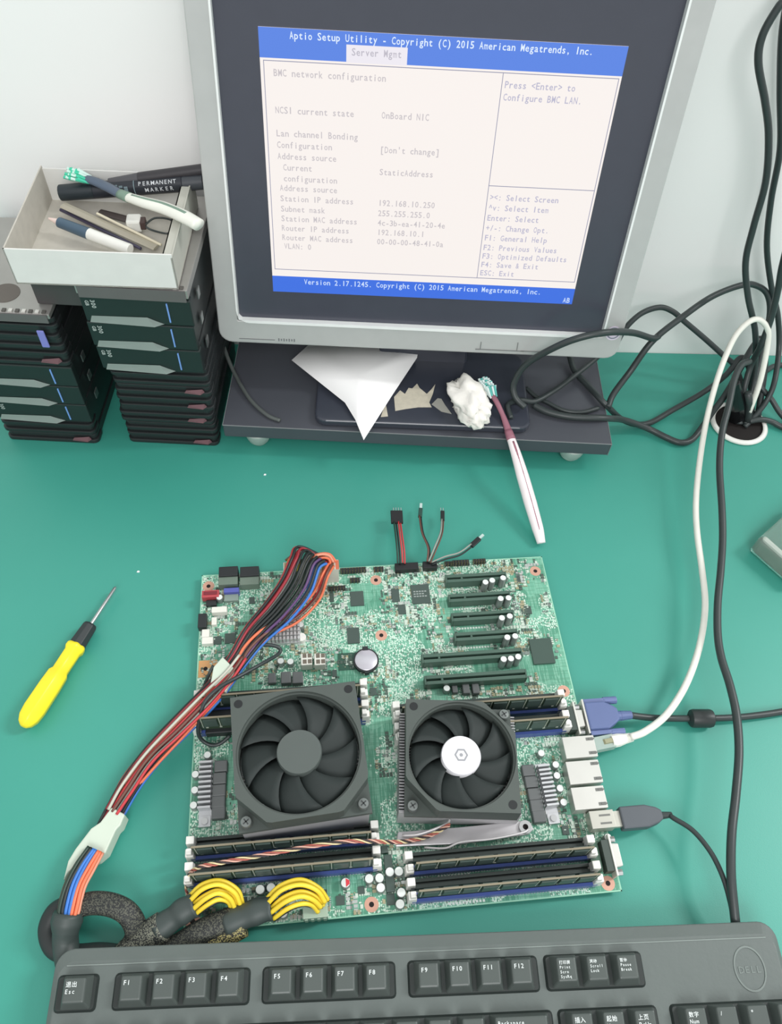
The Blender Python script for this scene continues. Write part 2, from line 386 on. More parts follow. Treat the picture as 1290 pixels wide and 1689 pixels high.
# torn paper residue stuck on the foot plate
def flat_poly(px, z0, th, name, m, parent, inv=L_):
    P = [inv(PX(x, y, z0)) for x, y in px]; q = MB(); q.prism([(p.x, p.y) for p in P], z0, z0 + th); return q.build(name, m, parent)
M_res = mat('torn_label', (196, 190, 172), .8, var=.2, vscale=200)
flat_poly([(652, 678), (650, 655), (660, 644), (668, 650), (674, 640), (680, 641), (688, 633), (692, 640), (704, 650), (711, 643), (718, 634), (714, 650), (708, 664), (712, 672), (690, 672), (668, 675)], 49.1, .3, 'label_residue', M_res, mon)
flat_poly([(712, 667), (722, 657), (728, 658), (734, 668), (745, 683), (728, 679)], 49.1, .3, 'label_residue', mat('torn_label_grey', (160, 160, 152), .8), mon)
flat_poly([(628, 688), (636, 664), (640, 687)], 49.1, .3, 'label_residue', M_res, mon)

# paper sheet, tissue, toothbrush on the riser
P = [PX(481, 594, 56), PX(512, 566, 58), PX(600, 562, 62), PX(692, 566, 60), PX(688, 590, 58), PX(645, 655, 54), PX(600, 726, 50.5), PX(586, 692, 53), PX(569, 664, 54), PX(520, 625, 56)]
cen = PX(590, 620, 60)
mb = MB(); V = P + [cen]; n = len(P); mb.add(V, [(i, (i + 1) % n, n) for i in range(n)])
o = mb.build('paper_sheet', M_paper, smooth=True, origin=tuple(cen)); so = o.modifiers.new('thick', 'SOLIDIFY'); so.thickness = .0002; so.offset = 1
tag(o, 'white folded sheet of paper hanging from below the monitor with a pointed tip', 'paper')

def blob(name, c, r, seed, m, amp=.35, sub=4, sq=1):
    import bmesh
    bm = bmesh.new(); bmesh.ops.create_icosphere(bm, subdivisions=sub, radius=1)
    for v in bm.verts:
        p = v.co.copy(); n1 = noise.noise(p * 1.5 + Vector((seed, 0, 0))); n2 = abs(noise.noise(p * 3 + Vector((0, seed, 0)))); n3 = abs(noise.noise(p * 6 + Vector((0, 0, seed))))
        k = 1 + amp * (n1 * .9 - n2 * 1.1 - n3 * .5 + .25)
        v.co = Vector((p.x * r[0] * k, p.y * r[1] * k, max(p.z * r[2] * k, -r[2] * .8))) * .001
    me = bpy.data.meshes.new(name); bm.to_mesh(me); bm.free(); me.materials.append(m)
    me.polygons.foreach_set('use_smooth', [True] * len(me.polygons))
    o = bpy.data.objects.new(name, me); COL.objects.link(o); o.location = Vector(c) * .001; return o
c = PX(776, 664, 60)
o = blob('crumpled_tissue', (c.x, c.y, 62), (19.5, 33, 15), 3.3, mat('tissue', (240, 238, 230), .85, bump=.5, vscale=60), .42)
o.rotation_euler = (0, 0, math.radians(14)); tag(o, 'crumpled white tissue on the monitor foot beside the pink toothbrush', 'tissue')

def brush(name, label, pts, rad, mats, bristle_c, bdir, bl, split):
    """pts from head to tail end; split = index where the neck ends"""
    t = thing(name, label, 'toothbrush', pts[-1])
    o0 = Vector(pts[-1]); path = cr(pts, 6); rr = []
    for i in range(len(path)):
        f = i / 6; a = int(min(f, len(rad) - 2)); rr.append(rad[a] + (rad[a + 1] - rad[a]) * (f - a))
    k = split * 6
    q = MB(); q.tube([p - o0 for p in path[:k + 1]], rr[:k + 1], 12, 0, .7); q.build('neck', mats[0], t, smooth=True)
    q = MB(); q.tube([p - o0 for p in path[k:]], rr[k:], 14, 0, .75); q.build('handle', mats[1], t, smooth=True)
    q = MB(); q.tube([p - o0 for p in path[k - 1:k + 3]], [r * 1.08 for r in rr[k - 1:k + 3]], 14, 0, .78); q.build('grip_band', mats[2], t, smooth=True)
    # stripe on the upper face of the handle
    up = Vector((0, 0, 1)); q = MB(); sub_ = path[k + 3:-5]
    q.tube([p - o0 + up * rr[k + 3 + i] * .62 for i, p in enumerate(sub_)], [r * .3 for r in rr[k + 3:-5]], 8, 0, .6); q.build('stripe', mats[2], t, smooth=True)
    q = MB(); d = (path[6] - path[0]); L = d.length; d.normalize(); side = d.cross(Vector(bdir)).normalized(); bd = Vector(bdir).normalized()
    for i in range(9):
        for j in range(4):
            s = path[0] + d * (L * (.02 + .95 * i / 8)) + side * (j - 1.5) * 2.3
            e2 = s + bd * bl + d * random.uniform(-2, 2) + side * (j - 1.5) * random.uniform(.4, 1.4)
            q.tube([s - o0, e2 - o0], [1.0, 1.35], 6, random.choice((0, 0, 1)))
    q.build('bristles', bristle_c, t)
    return t
M_pink = mat('mauve_rubber', (150, 98, 112), .45); M_pale = mat('pale_pink_plastic', (232, 214, 216), .35)
M_tb = [mat('bristle_pale', (222, 238, 236), .6), mat('bristle_teal', (96, 190, 180), .6)]
pts = [tuple(PX(800, 640, 58)), tuple(PX(815, 656, 61)), tuple(PX(829, 684, 54)), tuple(PX(840, 715, 48)), tuple(PX(851, 748, 43)), tuple(PX(862, 785, 33)), tuple(PX(875, 830, 21)), tuple(PX(887, 872, 11)), tuple(PX(893, 896, 6))]
brush('toothbrush', 'pink and white toothbrush leaning from the black shelf down to the mat', pts, [3.6, 3, 2.8, 4.2, 5.4, 6.6, 6.8, 6, 4.4, 3.2], [M_pink, mat('white_handle', (240, 232, 232), .3), M_pink], M_tb, (-.25, .75, .8), 11, 3)

# ------------------------------------------------------------------ drive caddies in two stacks
M_cad = mat('caddy_black', (38, 42, 43), .38); M_cadf = mat('caddy_front', (34, 44, 43), .4); M_wedge = mat('caddy_handle_highlight', (124, 140, 134), .4)
M_led = mat('blue_line', (120, 160, 225), .4); M_latch = mat('maroon_latch', (112, 78, 84), .45); M_txt = mat('print_pale', (190, 200, 196), .6)
def caddy_tall(h):
    t = thing('drive_caddy', 'x', 'drive caddy')
    q = MB(); q.b2(2, 95, 6, 143, 0, h - 1.2); q.build('tray', M_cad, t, bevel=1)
    q = MB(); q.b2(6, 91, 10, 141, h - 1.2, h - .4); q.build('lid', mat('drive_metal', (120, 124, 126), .4, .5), t)
    q = MB(); q.b2(0, 97, 0, 8, 0.2, h - .6); q.build('front_bezel', M_cadf, t, bevel=1.2)
    q = MB(); q.add([(4, -2.5, 1.5), (62, -5, 1.5), (70, -.2, 1.5), (4, -.2, 1.5), (6, -.2, 7), (56, -.6, 8.5), (64, -.2, 4)], [(0, 1, 5, 4), (1, 2, 6, 5), (0, 3, 2, 1), (4, 5, 6, 2, 3), (0, 4, 3)]); q.build('release_handle', M_wedge, t)  # pale wedge: the handle's highlight put into its colour
    q = MB(); q.box((76, -.4, h / 2), (1.3, 1, h * .72)); q.build('light_pipe', M_led, t)
    q = MB(); write(q, '300', 0, 0, 5.5, 3.2); write(q, 'GB', 1, -5, 4.5, 3.2); q.xform(Matrix.Translation((9, -.25, h - 4)) @ Matrix.Rotation(PI / 2, 4, 'X') @ Matrix.Rotation(-PI / 2, 4, 'Z')); q.build('capacity_print', M_txt, t)
    q = MB(); q.box((97.3, 30, h * .5), (1, 8, h * .35)); q.build('side_clip', M_steel, t)
    return t
def caddy_thin(h):
    t = thing('drive_caddy', 'x', 'drive caddy')
    q = MB(); q.b2(2, 95, 6, 143, 0, h - .5); q.build('tray', M_cad, t, bevel=.8)
    q = MB(); pts = rrect(0, 97, 0, 20, 6); q.prism(pts, .3, h * .45); q.prism(rrect(1.5, 95.5, 2.5, 20, 5), h * .45, h - .3); q.build('front_bezel', M_cad, t, bevel=.8)
    q = MB(); q.add([(70, -.6, h * .4), (86, -1.5, h * .35), (90, 1, h * .5), (88, 1, h * .85), (72, 0, h * .7), (72, 4, h * .5), (88, 5, h * .5)], [(0, 1, 4), (1, 2, 3, 4), (0, 4, 5), (2, 6, 3), (4, 3, 6, 5), (0, 5, 6, 2, 1)]); q.build('latch', M_latch, t)
    return t
NO_LATCH = []
G1, G2 = 'drive caddies in the stack beside the monitor', 'drive caddies in the stack at the left edge'
protoT = caddy_tall(29.3); protoS = caddy_thin(11)
RS = math.radians(-6.8)
ordn = ['lowest', 'second from bottom', 'third from the bottom', 'fourth from the bottom', 'fifth from the bottom', 'sixth from the bottom', 'seventh from the bottom', 'eighth from the bottom', 'ninth from the bottom', 'tenth from the bottom', 'eleventh from the bottom']
used = {'T': False, 'S': False}
def put(kind, loc, rz, label, group, sz=1.0, latch=True):
    pr = protoT if kind == 'T' else protoS
    if not used[kind]:
        used[kind] = True; o = pr; o.location = Vector(loc) * .001; o.rotation_euler = (0, 0, rz); o['label'] = label; o['group'] = group
    else: o = dup(pr, loc, rz, label, group)
    if not latch:
        for c in list(o.children):
            if c.name.startswith('latch'): bpy.data.objects.remove(c)
    o.scale = (1, 1, sz); return o
random.seed(3)
for k in range(10):
    j = random.uniform(-1.6, 1.6)
    put('S', (-86 + j + (2 if k > 6 else 0), 481 + random.uniform(-1.5, 1.5), k * 11), RS, 'thin black drive tray, %s in the stack beside the monitor' % ordn[k], G1, 1.0, k in (0, 3, 5, 7))
for k, w in enumerate(('lowest', 'middle', 'topmost')):
    put('T', (-87 + random.uniform(-.8, .8), 480, 110 + k * 29.3), RS, 'black drive caddy with blue light line, %s of three beside the monitor' % w, G1)
for k in range(3):
    put('S', (-214 + random.uniform(-1, 1), 492 + random.uniform(-1.5, 1.5), k * 11.6), RS, 'thin black drive tray, %s in the left edge stack' % ordn[k], G2, 11.6 / 11, k == 0)
for k, w in enumerate(('lowest', 'middle', 'topmost')):
    put('T', (-213 + random.uniform(-.8, .8), 491, 34.8 + k * 26), RS, 'black drive caddy with blue light line, %s of three in left edge stack' % w, G2, 26 / 29.3)
for k in range(5):
    put('S', (-212 + random.uniform(-1, 1) , 491 + random.uniform(-1.5, 1.5), 112.8 + k * 11.6), RS, 'thin black drive tray, %s above the three lit-line caddies at left' % ['first', 'second', 'third', 'fourth', 'fifth'][k], G2, 11.6 / 11, k == 0)
# bare metal trays lying on the stacks
M_tin = mat('zinc_sheet', (176, 174, 170), .38, .6, var=.15, vscale=30)
def tray(loc, rz, w, d, h, label, hole, hangs):
    t = thing('metal_drive_tray', label, 'metal tray', loc, rz)
    q = MB(); q.b2(0, w, 0, d, 0, h); q.build('sheet', M_tin, t, bevel=.5)
    q = MB()
    n = int(w // 6)
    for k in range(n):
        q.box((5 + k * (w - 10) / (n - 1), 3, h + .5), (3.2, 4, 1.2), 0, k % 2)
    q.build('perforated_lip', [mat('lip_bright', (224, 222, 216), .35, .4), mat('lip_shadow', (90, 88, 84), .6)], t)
    if hangs: q = MB(); q.b2(2, w - 2, -1.2, 0, -hangs, h); q.build('front_flange', mat('flange_grey', (112, 108, 108), .5, .3), t)
    if hole:
        q = MB(); q.cyl((hole[0], hole[1], h), hole[2], .4, 28); q.build('cutout', mat('cutout_grey', (104, 98, 92), .6), t)
    return t
tray((-87, 478.5, 201), RS, 97, 140, 9, 'perforated metal tray under the white box on the right-hand drive stack', None, 3)
tray((-214, 489, 174), RS, 98, 138, 5, 'metal tray with a round cutout lying on the left edge stack', (52, 26, 13), 4)
q = MB(); q.b2(0, 42, 0, 60, 0, 26); o = q.build('drive_block', mat('block_grey', (70, 68, 68), .5), loc=(-128, 492, 179.5), rot=(0, 0, RS), bevel=1)
tag(o, 'dark grey block between the left metal tray and the white box', 'block')
q = MB(); q.b2(0, 7, 0, 2, 0, 20, top=.95); o = q.build('lavender_tab', mat('lavender', (130, 132, 205), .4), loc=(-133.5, 477.3, 141), rot=(0, 0, RS), bevel=1.5); tag(o, 'lavender plastic tab clipped to the trays in the left edge stack', 'tab')

# ------------------------------------------------------------------ white box and what lies in it
BX, BY, BZ, BR_ = -134, 480.5, 211, math.radians(-5.2)
box = thing('cardboard_box', 'open shallow white cardboard box of pens on the drive stacks', 'box', (BX, BY, BZ), BR_)
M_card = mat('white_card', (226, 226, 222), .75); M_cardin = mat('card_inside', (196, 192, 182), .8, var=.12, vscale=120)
BWX, BDY, BHZ = 137, 122, 35
q = MB(); q.b2(0, BWX, 0, BDY, 0, 1.5); q.build('bottom', M_cardin, box)
for nm, a, b_, c_, d_ in (('front', 0, BWX, 0, 1.4), ('back', 0, BWX, BDY - 1.4, BDY)):
    q = MB(); q.b2(a, b_, c_, d_, 0, BHZ - (0 if nm == 'front' else 2)); q.build('side_wall', M_card, box)
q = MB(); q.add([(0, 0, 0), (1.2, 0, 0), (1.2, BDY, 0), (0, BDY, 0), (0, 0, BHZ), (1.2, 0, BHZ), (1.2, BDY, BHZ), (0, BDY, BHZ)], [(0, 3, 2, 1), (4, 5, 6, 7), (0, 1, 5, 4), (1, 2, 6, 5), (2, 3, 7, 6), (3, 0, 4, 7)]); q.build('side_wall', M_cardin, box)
q = MB(); q.b2(BWX - 1.2, BWX, 0, BDY, 0, BHZ - 3); q.b2(BWX - 9, BWX - 8, 3, BDY - 3, 0, BHZ - 4); q.b2(BWX - 9, BWX, 3, BDY - 3, BHZ - 5, BHZ - 4); q.build('folded_flap', mat('flap_grey', (186, 186, 176), .7), box)
def in_box(px, py, z): return PX(px, py, z)
def pen(name, label, cat, a, b, prof, z=None):
    """prof: list of (t0, t1, r0, r1, material, part name)"""
    a = Vector(a); b = Vector(b); t = thing(name, label, cat, a); d = b - a
    for t0, t1, r0, r1, m, pn_ in prof:
        q = MB(); q.tube([d * t0, d * (t0 + (t1 - t0) * .5), d * t1], [r0, (r0 + r1) / 2, r1], 14); q.build(pn_, m, t, smooth=False, bevel=.3); smooth_angle(q_last())
    return t
def q_last(): return COL.objects[-1]
M_navy = mat('slate_blue', (70, 92, 110), .4); M_ink = mat('marker_black', (38, 42, 50), .35)
zb_ = BZ + 2
pen('ballpoint_pen', 'slate and white ballpoint pen lying at the front of the white box', 'pen', PX(80, 360, zb_ + 14), PX(215, 412, zb_ + 9), [(0, .13, .8, 3.2, mat('pen_cone', (236, 214, 206), .4), 'tip'), (.13, .50, 4.6, 5.2, M_navy, 'grip'), (.5, 1, 5.2, 5, M_white, 'barrel')])
mk = pen('permanent_marker', 'thick black permanent marker lying along the back of the box', 'marker', PX(100, 318, 227), PX(336, 300, 243), [(0, .24, 7.2, 7.4, mat('marker_cap', (36, 46, 52), .4), 'cap'), (.24, .86, 7.4, 7.4, M_ink, 'barrel'), (.86, 1, 7, 6.6, mat('marker_end', (62, 66, 72), .4), 'end_plug')])
d = PX(336, 300, 243) - PX(100, 318, 227); L = d.length; angm = math.atan2(d.y, d.x)
ux = d.normalized(); tc_ = (CAM - PX(226, 310, 236)); tc_ = (tc_ - ux * tc_.dot(ux)).normalized(); uy = tc_.cross(ux)
def on_marker(q):
    for v in q.v:
        th = v.y / 7.6; v3 = ux * v.x + (tc_ * math.cos(th) + uy * math.sin(th)) * 7.75; v.x, v.y, v.z = v3.x, v3.y, v3.z
    return q
if uy.z < 0 and uy.y < 0: uy = -uy
q = MB(); write(q, 'PERMANENT', L * .56, .8, 5, 4.0); write(q, 'MARKER', L * .60, -5, 5, 4.6); on_marker(q); q.build('lettering', mat('letter_silver', (206, 210, 214), .5), mk)
q = MB(); 
for k in range(12): q.add([(L * .53, -9 + k * 1.5, 0), (L * .53 + .8, -9 + k * 1.5, 0), (L * .53 + .8, -7.5 + k * 1.5, 0), (L * .53, -7.5 + k * 1.5, 0)], [(0, 1, 2, 3)])
for k in range(4): q.add([(L * .36 + k * 4.6, -4, 0), (L * .36 + k * 4.6 + 3.4, -4, 0), (L * .36 + k * 4.6 + 3.4, 4 - k, 0), (L * .36 + k * 4.6, 4 - k, 0)], [(0, 1, 2, 3)])
on_marker(q); q.build('label_print', mat('label_teal', (120, 140, 146), .5), mk)
pen('dark_marker_pen', 'dark pen lying behind the marker and against the back wall of box', 'pen', PX(180, 301, 238), PX(345, 279, 252), [(0, .3, 3.6, 5, mat('pen_grey', (78, 78, 82), .5), 'cap'), (.3, 1, 5.4, 5.4, mat('pen_dark', (52, 50, 54), .4), 'barrel')])
pts = [tuple(PX(123, 292, zb_ + 30)), tuple(PX(150, 297, zb_ + 30)), tuple(PX(176, 308, zb_ + 29)), tuple(PX(203, 322, zb_ + 30)), tuple(PX(235, 333, zb_ + 34)), tuple(PX(270, 343, zb_ + 36)), tuple(PX(303, 357, zb_ + 38)), tuple(PX(328, 371, zb_ + 38))]
brush('toothbrush', 'white and green toothbrush with teal bristles lying across the box rim', pts, [4, 4.6, 5, 4.6, 5.6, 6.4, 6.6, 6.2, 4.5], [mat('slate_neck', (84, 98, 116), .4), mat('cream_handle', (232, 234, 224), .35), mat('sage_rubber', (120, 146, 130), .5)], [mat('bristle_mint', (70, 206, 170), .6), mat('bristle_white', (214, 240, 232), .6)], (-.9, .1, .55), 9, 3)
# long thin strip, dark rods, charger head with wire
def rod(name, label, cat, a, b, r, m, flat=1.0):
    a = Vector(a); b = Vector(b); q = MB(); q.tube([a, (a + b) / 2, b], r, 8, 0, flat); o = q.build(name, m, origin=tuple(a), smooth=False); return tag(o, label, cat)
rod('clear_ruler', 'long pale edged clear strip lying diagonally in the white box', 'ruler', PX(104, 338, zb_ + 12), PX(258, 408, zb_ + 5), 4.5, mat('clear_strip', (170, 164, 148), .3), .3)
rod('ruler_edge_strip', 'thin cream strip beside the clear ruler in the box', 'strip', PX(160, 352, zb_ + 13), PX(266, 404, zb_ + 6), 1.2, mat('cream_strip', (222, 214, 190), .5))
rod('slim_refill', 'thin dark refill rod lying between ruler and ballpoint pen', 'pen refill', PX(100, 346, zb_ + 5), PX(232, 410, zb_ + 4), 1.5, mat('refill_dark', (66, 62, 84), .4))
pl = thing('adapter_plug', 'small white adapter plug with thin black lead in the box', 'plug', PX(222, 368, zb_ + 9))
o0 = Vector(PX(222, 368, zb_ + 9))
q = MB(); q.box((0, 0, 0), (13, 13, 12)); q.build('body', M_white, pl, bevel=2)
q = MB(); q.box((8, -2, 1), (5, 9, 8)); q.build('connector', mat('connector_brown', (76, 60, 58), .5), pl, bevel=.8)
q = MB(); q.tube([Vector(p) - o0 for p in cr([PX(238, 372, zb_ + 10), PX(255, 360, zb_ + 10), PX(280, 362, zb_ + 9), PX(296, 374, zb_ + 5), PX(278, 385, zb_ + 5), PX(252, 380, zb_ + 6), PX(240, 374, zb_ + 9)], 6)], .9, 6); q.build('lead', M_cable, pl, smooth=True)
rod('black_stick', 'short dark stick under the adapter plug in the box', 'stick', PX(165, 350, zb_ + 3), PX(212, 362, zb_ + 3), 4, mat('stick_dark', (74, 66, 64), .5), .5)

# ------------------------------------------------------------------ screwdriver
a = PX(191, 968, 10); b = PX(38, 1199, 11); d = b - a; L = d.length; u = d.normalized()
t = thing('screwdriver', 'yellow handled screwdriver with black collar lying on the mat', 'screwdriver', a)
Rz = u.to_track_quat('Z', 'Y').to_matrix()
def at_t(px, py, z=11): return (PX(px, py, z) - a).dot(u)
s1 = at_t(149, 1029); s2 = at_t(124, 1064); s3 = at_t(96, 1108)
q = MB(); q.lathe([(.6, 0), (1.6, 2), (1.7, s1 + 3)], 12, (0, 0, 0), Rz); smooth_angle(q.build('shaft', M_steel, t))
q = MB(); q.lathe([(5.5, s1), (6.6, s1 + 2), (7.6, s2 - 2), (8, s2 + 2)], 8, (0, 0, 0), Rz); q.build('collar', mat('collar_black', (44, 50, 52), .5), t, bevel=.6)
q = MB(); prof = [(7, s2 - 1.5), (9.4, s2), (9.6, s2 + 4), (8, s2 + 7), (7.9, s3 - 1), (9.8, s3 + 2), (10.4, s3 + 14), (10.6, L - 16), (9.6, L - 8), (7, L - 3), (3, L)]
q.lathe(prof, 6, (0, 0, 0), Rz @ Matrix.Rotation(.2, 3, 'Z')); o = q.build('handle', mat('yellow_handle', (246, 226, 44), .32), t, bevel=2.2, bseg=4); smooth_angle(o, 60)

# ------------------------------------------------------------------ motherboard
ZB = 8.0
mbd = thing('motherboard', 'large pale green server motherboard lying in the middle of the mat', 'circuit board', (0, 0, 0))
q = MB(); q.b2(0, 330, 0, 303, 6, ZB); q.build('printed_board', M_pcb, mbd)
q = MB(); q.b2(-.3, 330.3, -.3, .6, 6.3, ZB + .05); q.b2(-.3, 330.3, 302.4, 303.3, 6.3, ZB + .05); q.b2(-.3, .6, -.3, 303.3, 6.3, ZB + .05); q.b2(329.4, 330.3, -.3, 303.3, 6.3, ZB + .05)
q.build('board_rim', mat('rim_mint', (150, 205, 178), .5), mbd)
for x, y in ((90, 107), (214, 96)):
    q = MB(); q.b2(x - 38, x + 38, y - 34, y + 34, 0, 6); q.build('backplate', M_steel, mbd)
def hole(x, y, square=False):
    q = MB()
    if square: q.b2(1, 17, y - 8, y + 8, ZB, ZB + .12)
    else: q.cyl((x, y, ZB), 5.4, .15, 24)
    q.cyl((x, y, ZB + .12), 1.9, .12, 14, 1)
    q.build('mounting_hole', [M_copper if not square else mat('copper_pad', (206, 156, 104), .45, .2), M_hole], mbd)
HOLES = ((6.4, 290.9), (164.4, 287.1), (164.5, 228.6), (320.5, 287), (138, 6.9), (6.2, 6.9), (320.7, 6), (321, 162.9))
for x, y in HOLES: hole(x, y)
hole(7.1, 207, True)

def slot(x0, x1, y, blue):
    mm = M_blue if blue else M_slot
    q = MB(); q.b2(x0, x1, y - 3.3, y - .9, ZB, ZB + 8); q.b2(x0, x1, y + .9, y + 3.3, ZB, ZB + 8); q.b2(x0, x1, y - .9, y + .9, ZB, ZB + 4)
    q.b2(x0 - 3, x0, y - 3.3, y + 3.3, ZB, ZB + 9); q.b2(x1, x1 + 3, y - 3.3, y + 3.3, ZB, ZB + 9)
    s = q.build('memory_slot', mm, mbd)
    q = MB()
    for k in range(60): q.b2(x0 + 2 + k * (x1 - x0 - 4) / 59 - .35, x0 + 2 + k * (x1 - x0 - 4) / 59 + .35, y - 3.9, y - 3.4, ZB, ZB + .8)
    q.build('contact_pins', M_alu, s)
    for xe, sg in ((x0 - 1, -1), (x1 + 1, 1)):
        q = MB(); q.b2(xe - 3.6 + sg * 2, xe + 3.6 + sg * 2, y - 3.4, y + 3.4, ZB + 3, ZB + 17, top=.85); 
        if blue: q.b2(xe - 3 + sg * 1.2, xe + 2 + sg * 1.2, y - 2.6, y + 2.6, ZB + 15, ZB + 22, top=.8)
        q.build('latch', M_white, s, bevel=.6)
def module(x0, x1, y, label):
    t = thing('memory_module', label, 'memory module', (x0, y, ZB + 4), 0, 'memory modules standing in the blue slots')
    W = x1 - x0
    q = MB(); q.b2(.5, W - .5, -.6, .6, 0, 29); q.build('module_board', M_modpcb, t)
    q = MB(); q.b2(.6, W - .6, -.7, .7, 28.2, 29.2); q.build('top_edge', mat('board_edge_tan', (132, 124, 104), .5), t)
    for k in range(9):
        cx = 10 + k * (W - 20) / 8
        q = MB(); q.b2(cx - 5.6, cx + 5.6, -1.8, -.6, 13, 26.5); q.b2(cx - 5.6, cx + 5.6, .6, 1.8, 13, 26.5); c = q.build('memory_chip', M_dark, t)
    q = MB()
    for k in range(10):
        cx = 10 + (k - .5) * (W - 20) / 8
        q.b2(cx - .35, cx + .35, -.85, -.6, 9, 28)
    for k in range(12): q.b2(6 + k * (W - 12) / 11 - 1, 6 + k * (W - 12) / 11 + 1, -.95, -.6, 8, 10)
    q.build('printed_traces', mat('trace_pale', (176, 184, 170), .5), t)
groups = [(7, 141, [177.5, 168, 158.6, 149.2], 'upper left group'), (173, 310, [155.3, 146, 136.7, 127.5], 'upper right group'),
          (7, 141, [60.2, 51, 41.7, 32.4], 'lower left group'), (171, 307, [35.8, 26.4, 17, 7.6], 'lower right group')]
for x0, x1, ys, nm in groups:
    for i, y in enumerate(ys):
        slot(x0, x1, y, i % 2 == 1)
        if i % 2: module(x0, x1, y, 'memory module in the %s blue slot of the %s of slots' % ('rear' if i == 1 else 'front', nm))

def pcie(x0, x1, y):
    q = MB(); q.b2(x0, x1, y - 4.2, y - 1, ZB, ZB + 11); q.b2(x0, x1, y + 1, y + 4.2, ZB, ZB + 11); q.b2(x0, x1, y - 1, y + 1, ZB, ZB + 5); q.b2(x0 + 13, x0 + 15, y - 1, y + 1, ZB, ZB + 11); q.b2(x0 - 1.5, x0, y - 4.2, y + 4.2, ZB, ZB + 11); q.b2(x1, x1 + 1.5, y - 4.2, y + 4.2, ZB, ZB + 11)
    q.build('expansion_slot', mat('slot_dark_green', (70, 96, 84), .4), mbd, bevel=.4)
for x0, x1, y in ((231, 287, 278), (231, 287, 257), (231, 286.5, 237), (231, 286.5, 217), (199, 287, 198), (199, 287, 177.5)): pcie(x0, x1, y)

def part(name, px0, py0, px1, py1, h, m, bevel=0, z0=0, label=None, top=1.0, sub=None):
    a = PX(px0, py0, ZB + z0 + h); b = PX(px1, py1, ZB + z0 + h)
    q = MB(); q.b2(min(a.x, b.x), max(a.x, b.x), min(a.y, b.y), max(a.y, b.y), ZB + z0, ZB + z0 + h, top=top)
    return q.build(name, m, sub or mbd, bevel=bevel, label=label)
M_chip2 = mat('bga_green_grey', (62, 82, 74), .3)
for r in ((677, 965, 711, 994, 1.6), (577, 976, 601, 998, 1.4), (572, 1036, 594, 1060, 1.4), (645, 972, 660, 992, 1.4), (656, 998, 670, 1012, 1.4), (852, 949, 865, 959, 1), (371, 1045, 388, 1060, 1.2), (353, 1050, 365, 1062, 1), (411, 985, 420, 995, 1), (543, 975, 551, 992, 1.2),
          (926, 1362, 940, 1376, 1), (527, 1468, 540, 1480, 1), (554, 1478, 569, 1492, 1.2), (590, 1463, 602, 1474, 1), (637, 1475, 652, 1492, 1.6), (395, 1480, 408, 1492, 1), (785, 1129, 793, 1139, 1.6), (548, 1105, 556, 1116, 1.5), (866, 1000, 878, 1012, 1), (640, 965, 644, 970, 1), (610, 1135, 622, 1146, 1)):
    part('chip', *r, M_dark)
part('processor_chip', 872, 1054, 917, 1093, 2.4, M_chip2, .4)
q = MB(); 
for r_ in range(3):
    for k in range(5 - r_ % 2): q.b2(k * 2.6, k * 2.6 + 1.9, -r_ * 2.6, -r_ * 2.6 + 1.3, 0, .05)
c = PX(682, 977, ZB + 1.8); q.xform(Matrix.Translation((c.x, c.y, ZB + 1.75))); q.build('chip_print', mat('chip_print', (150, 160, 156), .6), mbd)
# square grey inductors and metal comb heatsinks beside the sockets
def power_stage(pts, comb, sgn):
    for px, py in pts:
        c = PX(px, py, ZB + 7); q = MB(); q.box((c.x, c.y, ZB + 3.5), (10.6, 9.2, 7)); q.build('inductor', mat('inductor_grey', (96, 100, 100), .5), mbd, bevel=.8)
    (ax, ay), (bx, by) = comb; a = PX(ax, ay, ZB + 8); b = PX(bx, by, ZB + 8); L = (b - a).length; ang = math.atan2((b - a).y, (b - a).x)
    q = MB(); q.b2(0, L, -5, 5, 0, 2)
    n = 10
    for k in range(n): q.b2(4 + k * (L - 12) / (n - 1) - .8, 4 + k * (L - 12) / (n - 1) + .8, -5, 5, 2, 11)
    q.b2(L - 3, L + 5, -4.5, 4.5, 0, 3)
    q.xform(Matrix.Translation((a.x, a.y, ZB)) @ Matrix.Rotation(ang, 4, 'Z')); hs = q.build('comb_heatsink', M_alu, mbd)
    q = MB(); q.cyl((a.x + math.cos(ang) * (L + 1), a.y + math.sin(ang) * (L + 1), ZB + 3), 2.6, 1.5, 16); q.build('screw', M_steel, hs)
power_stage([(364, 1263), (362, 1283), (361, 1303), (360, 1322), (360, 1340)], ((340, 1250), (336, 1350)), -1)
power_stage([(872, 1270), (877, 1289), (882, 1309), (886, 1328), (890, 1346)], ((894, 1256), (915, 1345)), 1)
